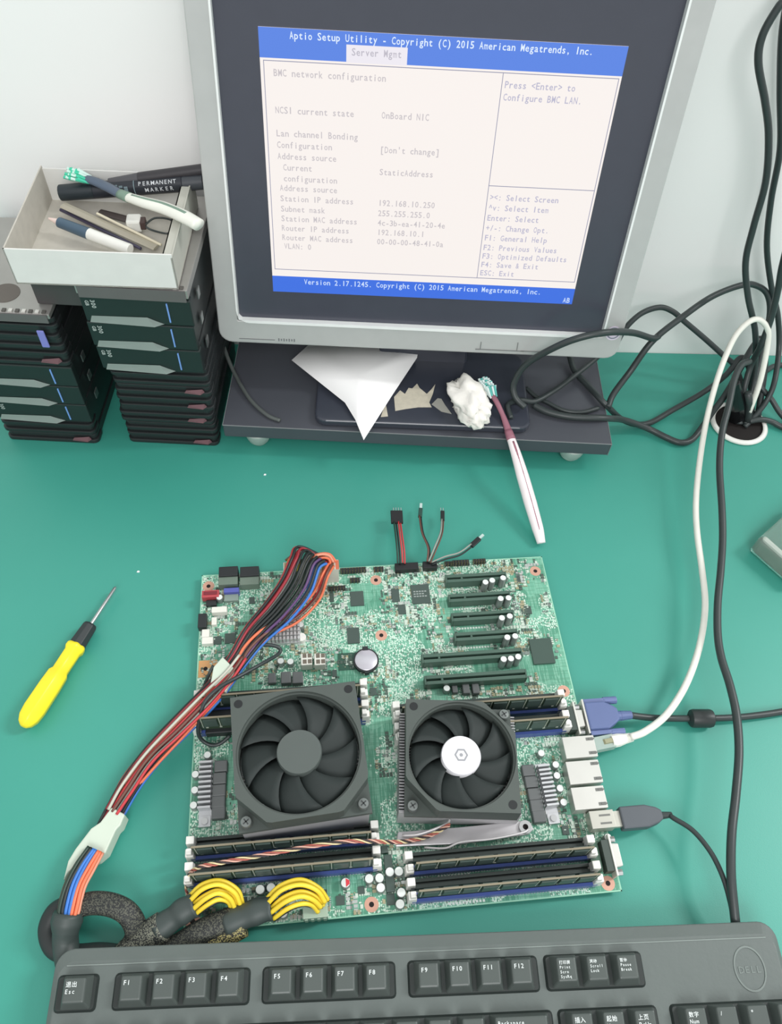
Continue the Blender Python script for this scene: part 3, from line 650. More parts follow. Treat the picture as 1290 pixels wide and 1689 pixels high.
# round capacitors
caps = [(801, 960), (812, 957), (830, 953), (826, 987), (839, 986), (828, 1019), (841, 1016), (837, 1051), (850, 1049), (831, 1087), (843, 1086), (855, 1083), (893, 1242), (917, 1261), (919, 1279), (924, 1300), (930, 1323), (342, 1245), (322, 1277), (321, 1303), (319, 1328),
        (429, 1467), (447, 1464), (463, 1463), (478, 1460), (494, 1459), (510, 1458), (429, 1487), (467, 1506), (609, 1449), (626, 1448), (643, 1438), (628, 1464), (658, 1437), (662, 1472), (660, 1491), (737, 1135), (362, 985), (463, 1090), (479, 1091), (1003, 1381), (372, 1463), (496, 1030)]
def capm(px, py, r=3.4, h=7, red=False):
    c = PX(px, py, ZB + h); q = MB(); q.lathe([(r, 0), (r, h - .8), (r * .9, h)], 16, (c.x, c.y, ZB), None, 0); q.lathe([(r * .86, 0), (r * .86, .1)], 16, (c.x, c.y, ZB + h), None, 1)
    if red: q.add([(c.x + .2, c.y - r * .8, ZB + h + .2), (c.x + r * .8, c.y - 1, ZB + h + .2), (c.x + r * .8, c.y + 1.4, ZB + h + .2), (c.x + .2, c.y + r * .8, ZB + h + .2)], [(0, 1, 2, 3)], 2)
    q.build('capacitor', [mat('can_side', (150, 156, 154), .35, .5), M_can, mat('red_mark', (210, 60, 70), .5)], mbd)
for i, (x, y) in enumerate(caps): capm(x, y, 3.6 if i > 20 and i < 36 else (3.1 if i < 12 else 3.1), 7 if i > 11 else 15)
capm(570, 1456, 3.8, 7, True)
# connectors along the edges
M_conb = mat('connector_black', (34, 38, 40), .45); M_conw = mat('connector_white', (226, 226, 216), .45)
for x0, x1 in ((361, 392), (396, 427)):
    s = part('drive_port', x0, 936, x1, 963, 10, mat('port_grey', (104, 120, 108), .5), .5)
    part('port_mouth', x0, 935, x1, 949, 12, M_conb, .5, sub=s)
for i, (x0, y0, x1, y1, h) in enumerate(((333, 974, 361, 984, 8),)): part('red_port', x0, y0, x1, y1, h, mat('port_red', (176, 70, 76), .45), .5)
part('red_port', 336, 976, 358, 980, .5, mat('port_red_dark', (120, 40, 50), .5), 0, 8)
part('pin_header', 369, 970, 394, 976, 8, mat('header_blue', (84, 92, 170), .45), .4)
part('pin_header', 370, 977, 393, 990, 4, mat('header_grey', (130, 146, 138), .5), .3)
part('pin_header', 327, 1012, 340, 1034, 8, M_conb, .5); part('pin_header', 340, 990, 357, 998, 4, M_conb, .4)
for r in ((349, 1001, 374, 1009, 7), (333, 1038, 345, 1050, 6), (333, 1051, 351, 1061, 6), (349, 1018, 357, 1030, 5), (598, 1118, 606, 1124, 5)): part('wire_socket', *r, M_conw, .5)
for x0, x1, y0, y1 in ((561, 604, 937, 943), (616, 633, 935, 941), (733, 748, 926, 932), (746, 775, 924, 931), (780, 802, 922, 928), (577, 594, 953, 959), (540, 570, 967, 972)):
    s = part('pin_header', x0, y0, x1, y1, 2.5, M_conb, .2)
    a = PX(x0, (y0 + y1) / 2, ZB + 8); b = PX(x1, (y0 + y1) / 2, ZB + 8); n = max(3, int((b.x - a.x) / 2.5)); q = MB()
    for k in range(n):
        for dy in (-1.2, 1.2): q.b2(a.x + k * (b.x - a.x) / n + .6, a.x + k * (b.x - a.x) / n + 1.3, a.y + dy - .3, a.y + dy + .3, ZB + 2, ZB + 8)
    q.build('pins', mat('pin_bronze', (120, 110, 84), .35, .7), s)
M_lead = mat('header_black', (24, 26, 28), .45)
part('front_header', 651, 929, 691, 938, 7, M_lead, .5); part('front_header', 697, 926, 722, 936, 7, M_lead, .5)
# two square four pin sockets and the white gridded heatsink
for x0, x1 in ((496, 515), (518, 537)):
    s = part('power_socket', x0, 1078, x1, 1096, 11, M_conw, .6); a = PX(x0, 1078, ZB + 11); b = PX(x1, 1096, ZB + 11); q = MB()
    for i in range(2):
        for j in range(2): q.b2(a.x + 1.6 + i * 4.4, a.x + 5 + i * 4.4, b.y + 1.2 + j * (a.y - b.y) / 2, b.y + (a.y - b.y) / 2 - .4 + j * (a.y - b.y) / 2, ZB + 11, ZB + 11.1)
    q.build('pin_opening', mat('opening_brown', (112, 104, 92), .6), s)
a = PX(441, 1016, ZB + 10); b = PX(496, 1054, ZB + 10); q = MB(); q.b2(a.x, b.x, b.y, a.y, ZB, ZB + 4)
nx, ny = 9, 6
for i in range(nx):
    for j in range(ny):
        q.b2(a.x + i * (b.x - a.x) / nx + .7, a.x + (i + 1) * (b.x - a.x) / nx - .5, b.y + j * (a.y - b.y) / ny + .6, b.y + (j + 1) * (a.y - b.y) / ny - .5, ZB + 4, ZB + 10)
hs = q.build('chipset_heatsink', mat('heatsink_white', (206, 208, 208), .4, .35), mbd)
q = MB(); c = PX(494, 1050, ZB + 5); q.cyl((c.x + 2, c.y - 1, ZB), 4, 6, 18); q.build('push_pin', M_white, hs)
for r in ((463, 1108, 480, 1126, 7), (482, 1108, 500, 1126, 7), (762, 1127, 776, 1143, 6), (778, 1127, 792, 1143, 6), (442, 1110, 455, 1126, 5), (745, 1130, 756, 1142, 5)): part('inductor', *r, mat('inductor_grey', (96, 100, 100), .5), .8)
for r in ((633, 1410, 648, 1432, 6), (628, 1395, 640, 1406, 5), (635, 1443, 652, 1470, 5)): part('power_chip', *r, M_dark, .4)
part('buzzer_base', 557, 1078, 590, 1104, .4, mat('dark_mask', (40, 84, 68), .5))
# added black block standing for shaded memory slots under the left harness
part('slot_shade_block', 340, 1172, 384, 1207, 9, M_conb, .8)
# rear ports on the right edge
M_port = mat('port_shell', (206, 206, 200), .34, .45)
for (x0, x1, y0, y1, px) in ((306, 333, 99.5, 117.5, 0), (304.5, 332, 78.5, 97, 1), (304, 331, 58.5, 76, 2)):
    q = MB(); q.b2(x0, x1, y0, y1, ZB, ZB + 13.5); s = q.build('network_port', M_port, mbd, bevel=.4)
    for yy in (y0 + 3.2, y1 - 3.2):
        q = MB(); q.b2(x1 - 7, x1 - 1, yy - 1.2, yy + 1.2, ZB + 13.5, ZB + 13.8); q.b2(x1 - 5, x1, yy - .5, yy + .5, ZB + 13.8, ZB + 14.2); q.build('spring_tab', mat('tab_dark', (110, 112, 108), .5), s)
    q = MB(); q.b2(x1 - .2, x1 + .2, y0 + 2.4, y1 - 2.4, ZB + 2, ZB + 11); q.build('jack_mouth', M_hole, s)
q = MB(); q.b2(314.5, 334, 43.5, 57, ZB, ZB + 13); s = q.build('usb_port', mat('usb_shell', (190, 190, 180), .34, .5), mbd, bevel=.4)
q = MB()
for yy in (47, 53): q.b2(322, 331, yy - .7, yy + .7, ZB + 13, ZB + 13.25)
q.build('spring_slit', mat('tab_dark', (110, 112, 108), .5), s)
# video port and serial port: flange plates with a D shell
def dsub(y0, y1, x, name, mshell):
    q = MB(); q.b2(x - 6, x, y0 + 4, y1 - 4, ZB, ZB + 12); s = q.build(name, mat('port_body_dark', (60, 72, 66), .5), mbd)
    q = MB(); q.b2(x, x + 1.6, y0, y1, ZB + .5, ZB + 13); q.build('flange', mat('flange_cream', (214, 214, 206), .35, .3), s, bevel=.4)
    q = MB(); yc = (y0 + y1) / 2; w = (y1 - y0) / 2 - 6.5; q.prism([(x + 1.6, yc - w), (x + 7.5, yc - w + .5), (x + 7.5, yc + w - .5), (x + 1.6, yc + w)], ZB + 2, ZB + 11); q.build('d_shell', mshell, s, bevel=.8)
    for yy in (y0 + 3.2, y1 - 3.2):
        q = MB(); q.lathe([(2.5, 0), (2.5, 5)], 6, (x + 1.6, yy, ZB + 6.5), Matrix.Rotation(PI / 2, 3, 'Y')); q.build('jack_screw', M_steel, s)
dsub(119.5, 148, 322, 'video_port', M_port)
dsub(8.5, 39, 325, 'serial_port', M_port)
q = MB(); q.box((313, 25, ZB + 4), (8, 22, 8)); q.build('resistor_block', mat('block_green', (70, 100, 84), .5), mbd)
# small soldered parts nobody could count
def scatter(n, regions, seed):
    rnd = random.Random(seed); q = MB()
    for k in range(n):
        x0, x1, y0, y1 = rnd.choices(regions, weights=[(r[1] - r[0]) * (r[3] - r[2]) for r in regions])[0]
        bx = rnd.uniform(x0, x1); by = rnd.uniform(y0, y1)
        if noise.noise(Vector((bx * .03, by * .03, 3))) < -.08: continue
        m = rnd.choices(range(5), (40, 18, 22, 12, 8))[0]; a, b = rnd.choice(((1.6, .8), (.8, 1.6), (2, 1.2), (1.2, 2), (1.0, .6), (3, 2.2), (2.2, 3)))
        h = rnd.uniform(.4, 1.1)
        rep = rnd.choice((1, 1, 2, 4)); dx, dy = (0, 1.0) if a > b else (1.0, 0)
        for j in range(rep):
            x = bx + j * dx * (b + .8 if dx == 0 else a + .8); y = by + j * dy * (b + .8)
            if dx: x = bx + j * (a + .7)
            if any((x - hx) ** 2 + (y - hy) ** 2 < 50 for hx, hy in HOLES): continue
            if x > 328 or y > 301.5 or x < 2 or y < 2: continue
            q.box((x, y, ZB + h / 2), (a, b, h), 0, m)
    return q
regs = [(3, 160, 185, 300), (165, 230, 185, 300), (288, 327, 160, 300), (150, 168, 5, 140), (20, 40, 70, 150), (255, 300, 50, 125), (3, 165, 2, 26), (140, 168, 140, 185), (180, 300, 162, 170), (231, 290, 285, 299), (295, 322, 40, 60), (310, 322, 6, 40), (232, 288, 184, 192), (232, 288, 204, 211), (232, 288, 224, 230), (232, 288, 244, 250), (232, 288, 264, 270)]
q = scatter(3900, regs, 5)
o = q.build('soldered_components', [mat('smd_white', (196, 212, 198), .5), mat('smd_tan', (160, 156, 126), .5), mat('smd_dark', (74, 92, 82), .5), mat('smd_silver', (190, 196, 192), .3, .5), mat('smd_grey', (120, 132, 126), .5)], mbd); o['kind'] = 'stuff'
# printed slot names
for y, x0, n in ((271.2, 236, 9), (250.4, 234, 12), (230.2, 234, 12), (210.4, 234, 14), (190.6, 202, 14), (21.6, 190, 10), (2.4, 196, 11)):
    q = MB()
    for k in range(n): q.b2(x0 + k * 2.6, x0 + k * 2.6 + 1.7, y - .9, y + .9, ZB, ZB + .1)
    q.build('silkscreen_name', mat('silk_white', (220, 228, 220), .6), mbd)
# coin cell
cb = PX(604, 1088, ZB + 5)
t = thing('coin_cell', 'silver coin battery clipped in its black holder on the motherboard', 'battery', (cb.x, cb.y, ZB + 1.6))
q = MB(); q.lathe([(9.6, 0), (10, .5), (10, 3), (9.4, 3.4)], 32); q.build('cell', mat('cell_silver', (206, 204, 212), .3, .6), t); smooth_angle(t.children[0])
q = MB(); q.lathe([(11.3, 0), (11.3, 4.2), (10.2, 4.2), (10.2, .8)], 32, (cb.x, cb.y, ZB), None, 0, cap=False); q.b2(cb.x - 2.5, cb.x + 2.5, cb.y + 9, cb.y + 13, ZB, ZB + 5); q.b2(cb.x - 2, cb.x + 2, cb.y - 12.5, cb.y - 10.4, ZB, ZB + 4.5); q.build('battery_holder', M_conb, mbd)

# ------------------------------------------------------------------ processor coolers
def outer_r(a, half, ch):
    """distance to a square with cut corners; ch = cut of the corners (++, -+, --, +-)"""
    c, s = math.cos(a), math.sin(a); r = half / max(abs(c), abs(s))
    k = 0 if c >= 0 and s >= 0 else 1 if c < 0 and s >= 0 else 2 if c < 0 else 3
    if ch[k]: r = min(r, (2 * half - ch[k]) / (abs(c) + abs(s)))
    return r
def fan_ring(q, half, ch, ri, z0, z1, m=0, seg=96):
    A = [2 * PI * k / seg for k in range(seg)]
    O = [(outer_r(a, half, ch) * math.cos(a), outer_r(a, half, ch) * math.sin(a)) for a in A]; I = [(ri * math.cos(a), ri * math.sin(a)) for a in A]
    V = [(x, y, z0) for x, y in O] + [(x, y, z0) for x, y in I] + [(x, y, z1) for x, y in O] + [(x, y, z1) for x, y in I]; n = seg; Fs = []
    for k in range(n):
        j = (k + 1) % n
        Fs += [(k, n + k, n + j, j), (2 * n + k, 2 * n + j, 3 * n + j, 3 * n + k), (k, j, 2 * n + j, 2 * n + k), (n + k, 3 * n + k, 3 * n + j, n + j)]
    q.add(V, Fs, m)
def cooler(label, x, y, rz, half, ri, rh, zf0, zf1, ch, hubm, nblade, base_half):
    t = thing('processor_cooler', label, 'cooler', (x, y, ZB), rz)
    q = MB(); q.b2(-base_half[0], base_half[0], -base_half[1], base_half[1], 1, 6)
    n = 34
    for k in range(n):
        yy = -base_half[1] + .6 + k * (2 * base_half[1] - 1.2) / (n - 1); q.b2(-base_half[0], base_half[0], yy - .35, yy + .35, 6, zf0)
    q.b2(-base_half[0], base_half[0], -base_half[1] - .6, -base_half[1], 2, zf0)
    q.build('heatsink', mat('fin_aluminium', (182, 182, 184), .45, .4), t)
    q = MB(); fan_ring(q, half, (0, 0, 0, 0), ri, zf0, zf0 + 4); fan_ring(q, half, ch, ri, zf0 + 4, zf1 - 2.5); fan_ring(q, half, ch, ri + 1.5, zf1 - 2.5, zf1)
    M_fan = mat('fan_plastic', (74, 82, 78), .5, var=.08)
    q.build('fan_frame', M_fan, t)
    q = MB()
    for k in range(4):
        a = PI / 4 + k * PI / 2 + .25; q.tube([(math.cos(a) * rh * .5, math.sin(a) * rh * .5, zf0 + 2), (math.cos(a + .2) * (ri + 1), math.sin(a + .2) * (ri + 1), zf0 + 2)], 1.6, 6)
    q.build('fan_struts', M_fan, t)
    q = MB(); q.lathe([(rh - .8, zf0 + 3), (rh, zf1 - 4), (rh - .7, zf1 - 2.6), (0.01, zf1 - 2.4)], 48, cap=False)
    smooth_angle(q.build('hub', hubm, t))
    if hubm is not M_hub:
        q = MB(); q.lathe([(5.4, 0), (5.4, .2), (3.9, .2), (3.9, 0)], 6, (0, 0, zf1 - 2.5), None, 0, cap=False); q.lathe([(1.4, 0), (1.4, .25)], 12, (0, 0, zf1 - 2.5)); q.build('hub_emblem', mat('emblem_grey', (150, 152, 156), .5), t)
    for b in range(nblade):
        V = []; Fs = []; nr, na = 7, 5; a0 = 2 * PI * b / nblade
        for layer in (0, .7):
            for i in range(nr):
                f = i / (nr - 1); r = rh - .5 + (ri - 1.2 - rh + .5) * f
                for j in range(na):
                    g = j / (na - 1); ang = a0 + f * .42 + (g - .5) * (2 * PI / nblade) * (1.16)
                    V.append((r * math.cos(ang), r * math.sin(ang), zf0 + 6 + g * (zf1 - zf0 - 12) + .8 * math.sin(f * PI) + layer))
        n1 = nr * na
        for i in range(nr - 1):
            for j in range(na - 1):
                p = i * na + j; Fs += [(p, p + 1, p + na + 1, p + na), (n1 + p, n1 + p + na, n1 + p + na + 1, n1 + p + 1)]
        for j in range(na - 1): p = (nr - 1) * na + j; Fs.append((p, p + 1, n1 + p + 1, n1 + p))
        for i in range(nr - 1): p = i * na; Fs += [(p, p + na, n1 + p + na, n1 + p), (p + na - 1, n1 + p + na - 1, n1 + p + 2 * na - 1, p + 2 * na - 1)]
        q = MB(); q.add(V, Fs); q.build('fan_blade', mat('blade_black', (44, 51, 50), .6, spec=.3), t, smooth=True)
    for k, (sx, sy) in enumerate(((1, 1), (-1, 1), (-1, -1), (1, -1))):
        zz = zf0 + 4 if ch[k] else zf1; h_ = half - 6
        if not ch[k]:
            q = MB(); q.lathe([(3.4, 0), (3.4, .12), (1.9, .12), (1.9, 0)], 18, (sx * h_, sy * h_, zz), None, 0, cap=False); q.cyl((sx * h_, sy * h_, zz), 2.0, .1, 16); q.build('screw_hole', mat('hole_rim', (24, 28, 30), .5), t)
        else:
            q = MB(); q.lathe([(4.4, 0), (4.4, 5), (3.8, 6.2), (.01, 6.6)], 20, (sx * h_, sy * h_, zz), None, 0, cap=False); q.build('screw', mat('screw_grey', (128, 134, 132), .35, .7), t, smooth=False)
            q = MB(); q.box((sx * h_, sy * h_, zz + 6.5), (5, .9, .5), .6); q.box((sx * h_, sy * h_, zz + 6.5), (.9, 5, .5), .6); q.build('screw_cross', mat('cross_dark', (60, 64, 64), .5), t)
    return t
M_hub = mat('hub_grey', (80, 88, 85), .5)
coolL = cooler('larger black processor cooler with dark grey hub, left on the board', 89.5, 106.6, math.radians(4), 49, 45.5, 17.3, 43, 63, (0, 0, 22, 22), M_hub, 9, (47, 47.5))
coolR = cooler('smaller black processor cooler with a white hub, right on the board', 213.4, 97.5, math.radians(-6.3), 43, 40.5, 15.6, 33, 53, (24, 0, 24, 0), mat('hub_white', (232, 232, 236), .4), 9, (47, 39))
# steel bracket and spring wires in front of the right-hand cooler
inv = coolR.rotation_euler.to_matrix().transposed()
def RL(v): return inv @ (Vector(v) - Vector((213.4, 97.5, ZB)))
Pb = [RL(PX(x, y, 17)) for x, y in ((656, 1372), (652, 1396), (760, 1392), (872, 1376), (880, 1368), (876, 1357), (866, 1353), (760, 1364))]
q = MB(); q.prism([(p.x, p.y) for p in Pb], 6, 9); q.build('bracket', mat('bracket_steel', (200, 198, 200), .34, .6), coolR, bevel=.8)
c = RL(PX(866, 1365, 17)); q = MB(); q.lathe([(5, 9), (5, 11.5), (2.2, 11.5), (2.2, 9.2)], 20, (c.x, c.y, 0), None, 0, cap=False); q.cyl((c.x, c.y, 9.1), 2.3, .2, 14, 1); q.build('bracket_nut', [M_steel, M_hole], coolR)
for pth in ([(664, 1378, 20), (690, 1376, 24), (720, 1366, 26), (738, 1358, 26), (742, 1352, 26)], [(700, 1398, 16), (735, 1399, 18), (760, 1389, 20), (810, 1384, 22), (860, 1374, 22), (872, 1368, 20)]):
    q = MB(); q.tube([RL(p) for p in pxpath(pth, 5)], .9, 6); q.build('spring_wire', mat('wire_pale', (216, 214, 214), .4, .3), coolR, smooth=True)
# twisted fan lead to the left
q = MB(); base = pxpath([(742, 1360, 30), (712, 1377, 24), (680, 1386, 20), (650, 1389, 22), (620, 1388, 34), (570, 1388, 40), (500, 1398, 42), (430, 1411, 42), (370, 1422, 42), (330, 1430, 38), (312, 1442, 30), (306, 1462, 18), (312, 1484, 11), (312, 1500, 10)], 12)
lead = thing('fan_lead', 'thin twisted multicoloured fan lead running along the lower left memory slots', 'cable', base[0])
for k, cc in enumerate(((176, 96, 84), (222, 206, 160), (58, 50, 54), (214, 168, 150))):
    P_ = []
    for i, p in enumerate(base):
        a = i * .55 + k * PI / 2; P_.append(p - base[0] + Vector((math.cos(a) * .3, math.sin(a) * 1.1, math.cos(a) * 1.1)))
    q = MB(); q.tube(P_, .65, 6); q.build('wire', mat('twist_wire_%s' % 'abcd'[k], cc, .5), lead, smooth=True)

# ------------------------------------------------------------------ power harness with coloured wires
WC = {'red': (196, 60, 66), 'dred': (150, 44, 54), 'black': (36, 42, 42), 'grey': (150, 156, 148), 'green': (40, 92, 76), 'purple': (92, 66, 110), 'blue': (60, 120, 200), 'orange': (232, 120, 84), 'salmon': (226, 150, 122), 'yellow': (238, 210, 60), 'brown': (110, 74, 64), 'dgreen': (42, 62, 52), 'white': (192, 194, 180)}
def wm(c): return mat('wire_' + c, WC[c], .42)
def ribbon(t, centre, widths, cols, r, tag_n='wire', jitter=.5, seed=1, lift=None):
    rnd = random.Random(seed); o0 = t.location * 1000; n = len(cols); C_ = [PX(*p) for p in centre]; lat = []
    for i in range(len(C_)):
        d = C_[min(i + 1, len(C_) - 1)] - C_[max(i - 1, 0)]; d.z = 0; d.normalize(); lat.append(Vector((d.y, -d.x, 0)) * -1)
    for k, c in enumerate(cols):
        s = 0 if n < 2 else (k / (n - 1) - .5) * 2; row = k % 2; P_ = []
        for i, p in enumerate(C_):
            w = widths[i]; zr = (2.1 * r * row) if w < n * r * 1.2 else 0
            P_.append(p + lat[i] * (s * w + rnd.uniform(-jitter, jitter)) + Vector((0, 0, zr + rnd.uniform(-.5, .5) * jitter)))
        q = MB(); q.tube([v - o0 for v in cr(P_, 7)], r, 7); q.build(tag_n, wm(c), t, smooth=True)
c0 = PX(512, 940, 20)
har = thing('power_harness', 'thick bundle of coloured wires from white connector to black sleeve', 'cable', c0)
a = PX(467, 925, 33); b = PX(558, 925, 33)
q = MB(); q.b2(a.x - c0.x, b.x - c0.x, -6 + 293 - c0.y, 5 + 293 - c0.y, ZB - c0.z, ZB + 24 - c0.z); q.build('connector', mat('connector_ivory', (214, 212, 200), .45), har, bevel=.6)
q = MB()
for k in range(12): q.b2(a.x - c0.x + 1 + k * 4.3, a.x - c0.x + 4.2 + k * 4.3, 287 - c0.y, 297 - c0.y, ZB + 24 - c0.z, ZB + 24.3 - c0.z, k % 2)
q.build('connector_cells', [mat('cell_tan', (160, 150, 110), .6), mat('cell_orange', (196, 110, 80), .6)], har)
centre = [(516, 933, 33), (514, 916, 44), (503, 930, 50), (487, 968, 46), (458, 1008, 40), (420, 1048, 36), (390, 1092, 36), (358, 1135, 34), (310, 1185, 28), (258, 1240, 20), (218, 1290, 15), (190, 1340, 12), (165, 1385, 12)]
wid = [20, 15, 14, 15, 14, 11, 8, 8.5, 9, 8.5, 8, 7, 6]
cols = ['red', 'black', 'red', 'dred', 'grey', 'black', 'dgreen', 'black', 'white', 'black', 'dgreen', 'black', 'green', 'purple', 'blue', 'black', 'blue']
ribbon(har, centre, wid, cols, 1.35, seed=4)
ribbon(har, [(545, 932, 32), (535, 950, 38), (520, 985, 24), (485, 1018, 26), (440, 1042, 36), (408, 1070, 38), (388, 1105, 36), (350, 1150, 38), (300, 1202, 30), (250, 1255, 22), (214, 1300, 17), (192, 1340, 14), (172, 1380, 14)], [3, 3, 5, 6, 5, 5, 4, 5, 6, 5, 5, 5, 4], ['salmon', 'orange', 'red', 'brown', 'orange'], 1.3, seed=9)
ribbon(har, [(400, 1085, 40), (378, 1115, 42), (340, 1155, 42), (290, 1205, 34), (245, 1250, 26), (210, 1300, 20), (185, 1340, 17)], [4, 5, 7, 7, 6, 6, 5], ['dred', 'white', 'red', 'brown', 'grey', 'red'], 1.2, seed=12)
# rear short arcs of wires inside the connector ends
ribbon(har, [(475, 930, 33), (482, 920, 40), (492, 925, 46), (490, 945, 46)], [4, 3, 3, 3], ['red', 'yellow', 'brown'], 1.2, seed=2)
ribbon(har, [(550, 930, 33), (542, 918, 39), (524, 918, 44), (512, 932, 46)], [3, 2.5, 2.5, 2], ['orange', 'salmon', 'orange'], 1.3, seed=3)
# milky tape sleeve round the middle of the harness
M_tape = mat('milky_tape', (200, 212, 196), .4, var=.08, vscale=40)
def sheet(px, z0, z1, name, m, t, bev=1.5, smooth=False):
    o0 = t.location * 1000; P_ = [PX(x, y, z1) - o0 for x, y in px]; q = MB(); q.prism([(p.x, p.y) for p in P_], z0 - o0.z, z1 - o0.z); return q.build(name, m, t, bevel=bev)
sheet([(184, 1331), (206, 1343), (198, 1362), (192, 1367), (174, 1406), (160, 1418), (140, 1425), (128, 1428), (113, 1437), (104, 1452), (112, 1420), (124, 1400), (150, 1366), (165, 1356)], 5, 20, 'tape_sleeve', M_tape, har, 3)
q_ = sheet([(367, 1083), (388, 1104), (383, 1118), (372, 1141), (360, 1134), (347, 1128), (352, 1100)], 38, 43, 'tape_flag', M_tape, har, .8)
ribbon(har, [(158, 1402, 21), (140, 1430, 24), (124, 1462, 27), (114, 1500, 27), (110, 1530, 22)], [6, 7, 7, 7, 5], ['brown', 'dgreen', 'green', 'black', 'white', 'blue', 'blue', 'blue', 'salmon', 'orange', 'salmon', 'orange', 'salmon'], 1.3, seed=6, jitter=.3)
q = MB(); q.tube([p - c0 for p in pxpath([(113, 1504, 25), (109, 1530, 20), (108, 1555, 14), (114, 1590, 11), (125, 1620, 11)], 6)], [10, 10.4, 10.6, 11, 11, 10.4, 10, 9.5, 9, 9, 9, 9, 9, 9, 9, 9, 9, 9, 9, 9, 9, 9, 9, 9, 9][:25], 18)
q.build('black_sleeve', mat('heat_shrink', (58, 68, 66), .5), har, smooth=True)
q = MB(); q.tube([p - c0 for p in pxpath([(112, 1492, 16), (90, 1506, 12), (79, 1534, 9), (90, 1564, 8), (122, 1574, 7.5), (165, 1572, 7.5), (205, 1578, 7.5), (240, 1590, 7.5)], 7)], 7, 14); q.build('sleeved_loop', mat('sleeve_black', (38, 44, 44), .55), har, smooth=True)
M_braid = mat_braid('braided_sleeve', (30, 34, 34), (80, 82, 72), 1500, .6); M_braidy = mat_braid('braided_sleeve_yellow', (34, 34, 28), (150, 142, 92), 1500, .6); M_braidg = mat_braid('braided_sleeve_grey', (34, 38, 38), (118, 120, 106), 1500, .55)
q = MB(); q.tube([p - c0 for p in pxpath([(118, 1500, 20), (148, 1490, 24), (182, 1492, 26), (210, 1506, 24), (224, 1532, 16), (217, 1556, 10), (196, 1580, 8), (180, 1600, 8)], 7)], 8, 14, 0, .6); q.build('braided_loop', M_braid, har, smooth=True)
# eight wire processor power cables
def eps(label, braid, shrink, wires, rb, rs, mbraid, conn, seed):
    P0 = PX(*shrink[0]); t = thing('processor_power_cable', label, 'cable', P0)
    for i, (bp, mm) in enumerate(zip(braid, mbraid)):
        q = MB(); q.tube([p - P0 for p in pxpath(bp, 7)], rb, 14, 0, .7); q.build('braided_sleeve', mm, t, smooth=True)
    pp = pxpath(shrink, 6); q = MB(); q.tube([p - P0 for p in pp], [rs * (.94 + .05 * math.sin(i * .7)) for i in range(len(pp))], 16, 0, .85); q.build('black_sleeve', mat('heat_shrink', (58, 68, 66), .5), t, smooth=True)
    ribbon(t, wires[0], wires[1], wires[2], 1.75, seed=seed, jitter=.4)
    ribbon(t, [(x + 1, y + 3, z - 4) for x, y, z in wires[0]], wires[1], ['black'] * 4, 1.25, seed=seed + 1, jitter=.4, tag_n='black_wire')
    x0, y0, x1, y1, m = conn; a = PX(x0, y0, 22) - P0; b = PX(x1, y1, 22) - P0; q = MB(); q.b2(a.x, b.x, b.y, a.y, ZB - P0.z, 22 - P0.z)
    for k in range(4): q.b2(a.x + 1 + k * (b.x - a.x) / 4, a.x + 3.6 + k * (b.x - a.x) / 4, b.y - .8, b.y, ZB + 1 - P0.z, 20 - P0.z)
    q.build('connector', m, t, bevel=.5); return t
eps('black sleeved cable with yellow wires plugged at the lower left board corner', [[(196, 1588, 9), (222, 1562, 11), (248, 1541, 15), (268, 1528, 19)]], [(258, 1535, 17), (285, 1515, 20), (303, 1502, 23), (322, 1492, 25)],
    ([(316, 1494, 25), (338, 1476, 33), (362, 1468, 34), (384, 1478, 28), (392, 1497, 20)], [6, 7, 6, 5, 4.5], ['yellow'] * 5), 10.5, 9.5, [M_braidg], (368, 1497, 402, 1515, mat('connector_dark', (46, 48, 44), .5)), 21)
eps('yellow flecked braided cable plugged in right of the lower left board corner', [[(285, 1590, 9), (330, 1562, 12), (370, 1543, 17), (402, 1525, 21)], [(235, 1592, 9), (290, 1562, 12), (335, 1535, 19), (384, 1515, 22)]], [(372, 1524, 20), (400, 1513, 22), (425, 1503, 24), (449, 1497, 26)],
    ([(444, 1500, 26), (468, 1480, 35), (496, 1470, 36), (520, 1478, 31), (533, 1494, 22)], [6.5, 8, 8, 6, 5], ['yellow'] * 5), 8.5, 9.5, [M_braidy, M_braid], (499, 1487, 541, 1512, mat('connector_milky', (150, 170, 152), .4)), 31)
# black fan lead looping over the harness
q = MB(); P_ = pxpath([(370, 1088, 30), (392, 1075, 34), (430, 1064, 34), (458, 1067, 30), (460, 1078, 28), (430, 1096, 40), (392, 1117, 48), (362, 1134, 50), (338, 1158, 46), (328, 1190, 34), (329, 1215, 20), (345, 1228, 14), (362, 1227, 14), (380, 1213, 16)], 8)
q.tube(P_, 1.7, 8); tag(q.build('black_lead', M_cable, smooth=True, origin=tuple(P_[0])), 'thin black lead looping over the coloured harness beside larger cooler', 'cable')
q = MB(); P_ = pxpath([(352, 1098, 40), (345, 1112, 38), (336, 1135, 20), (337, 1152, 14)], 5); q.tube(P_, 1.5, 8); tag(q.build('black_lead', M_cable, smooth=True, origin=tuple(P_[0])), 'short black lead end over the square copper pad', 'cable')

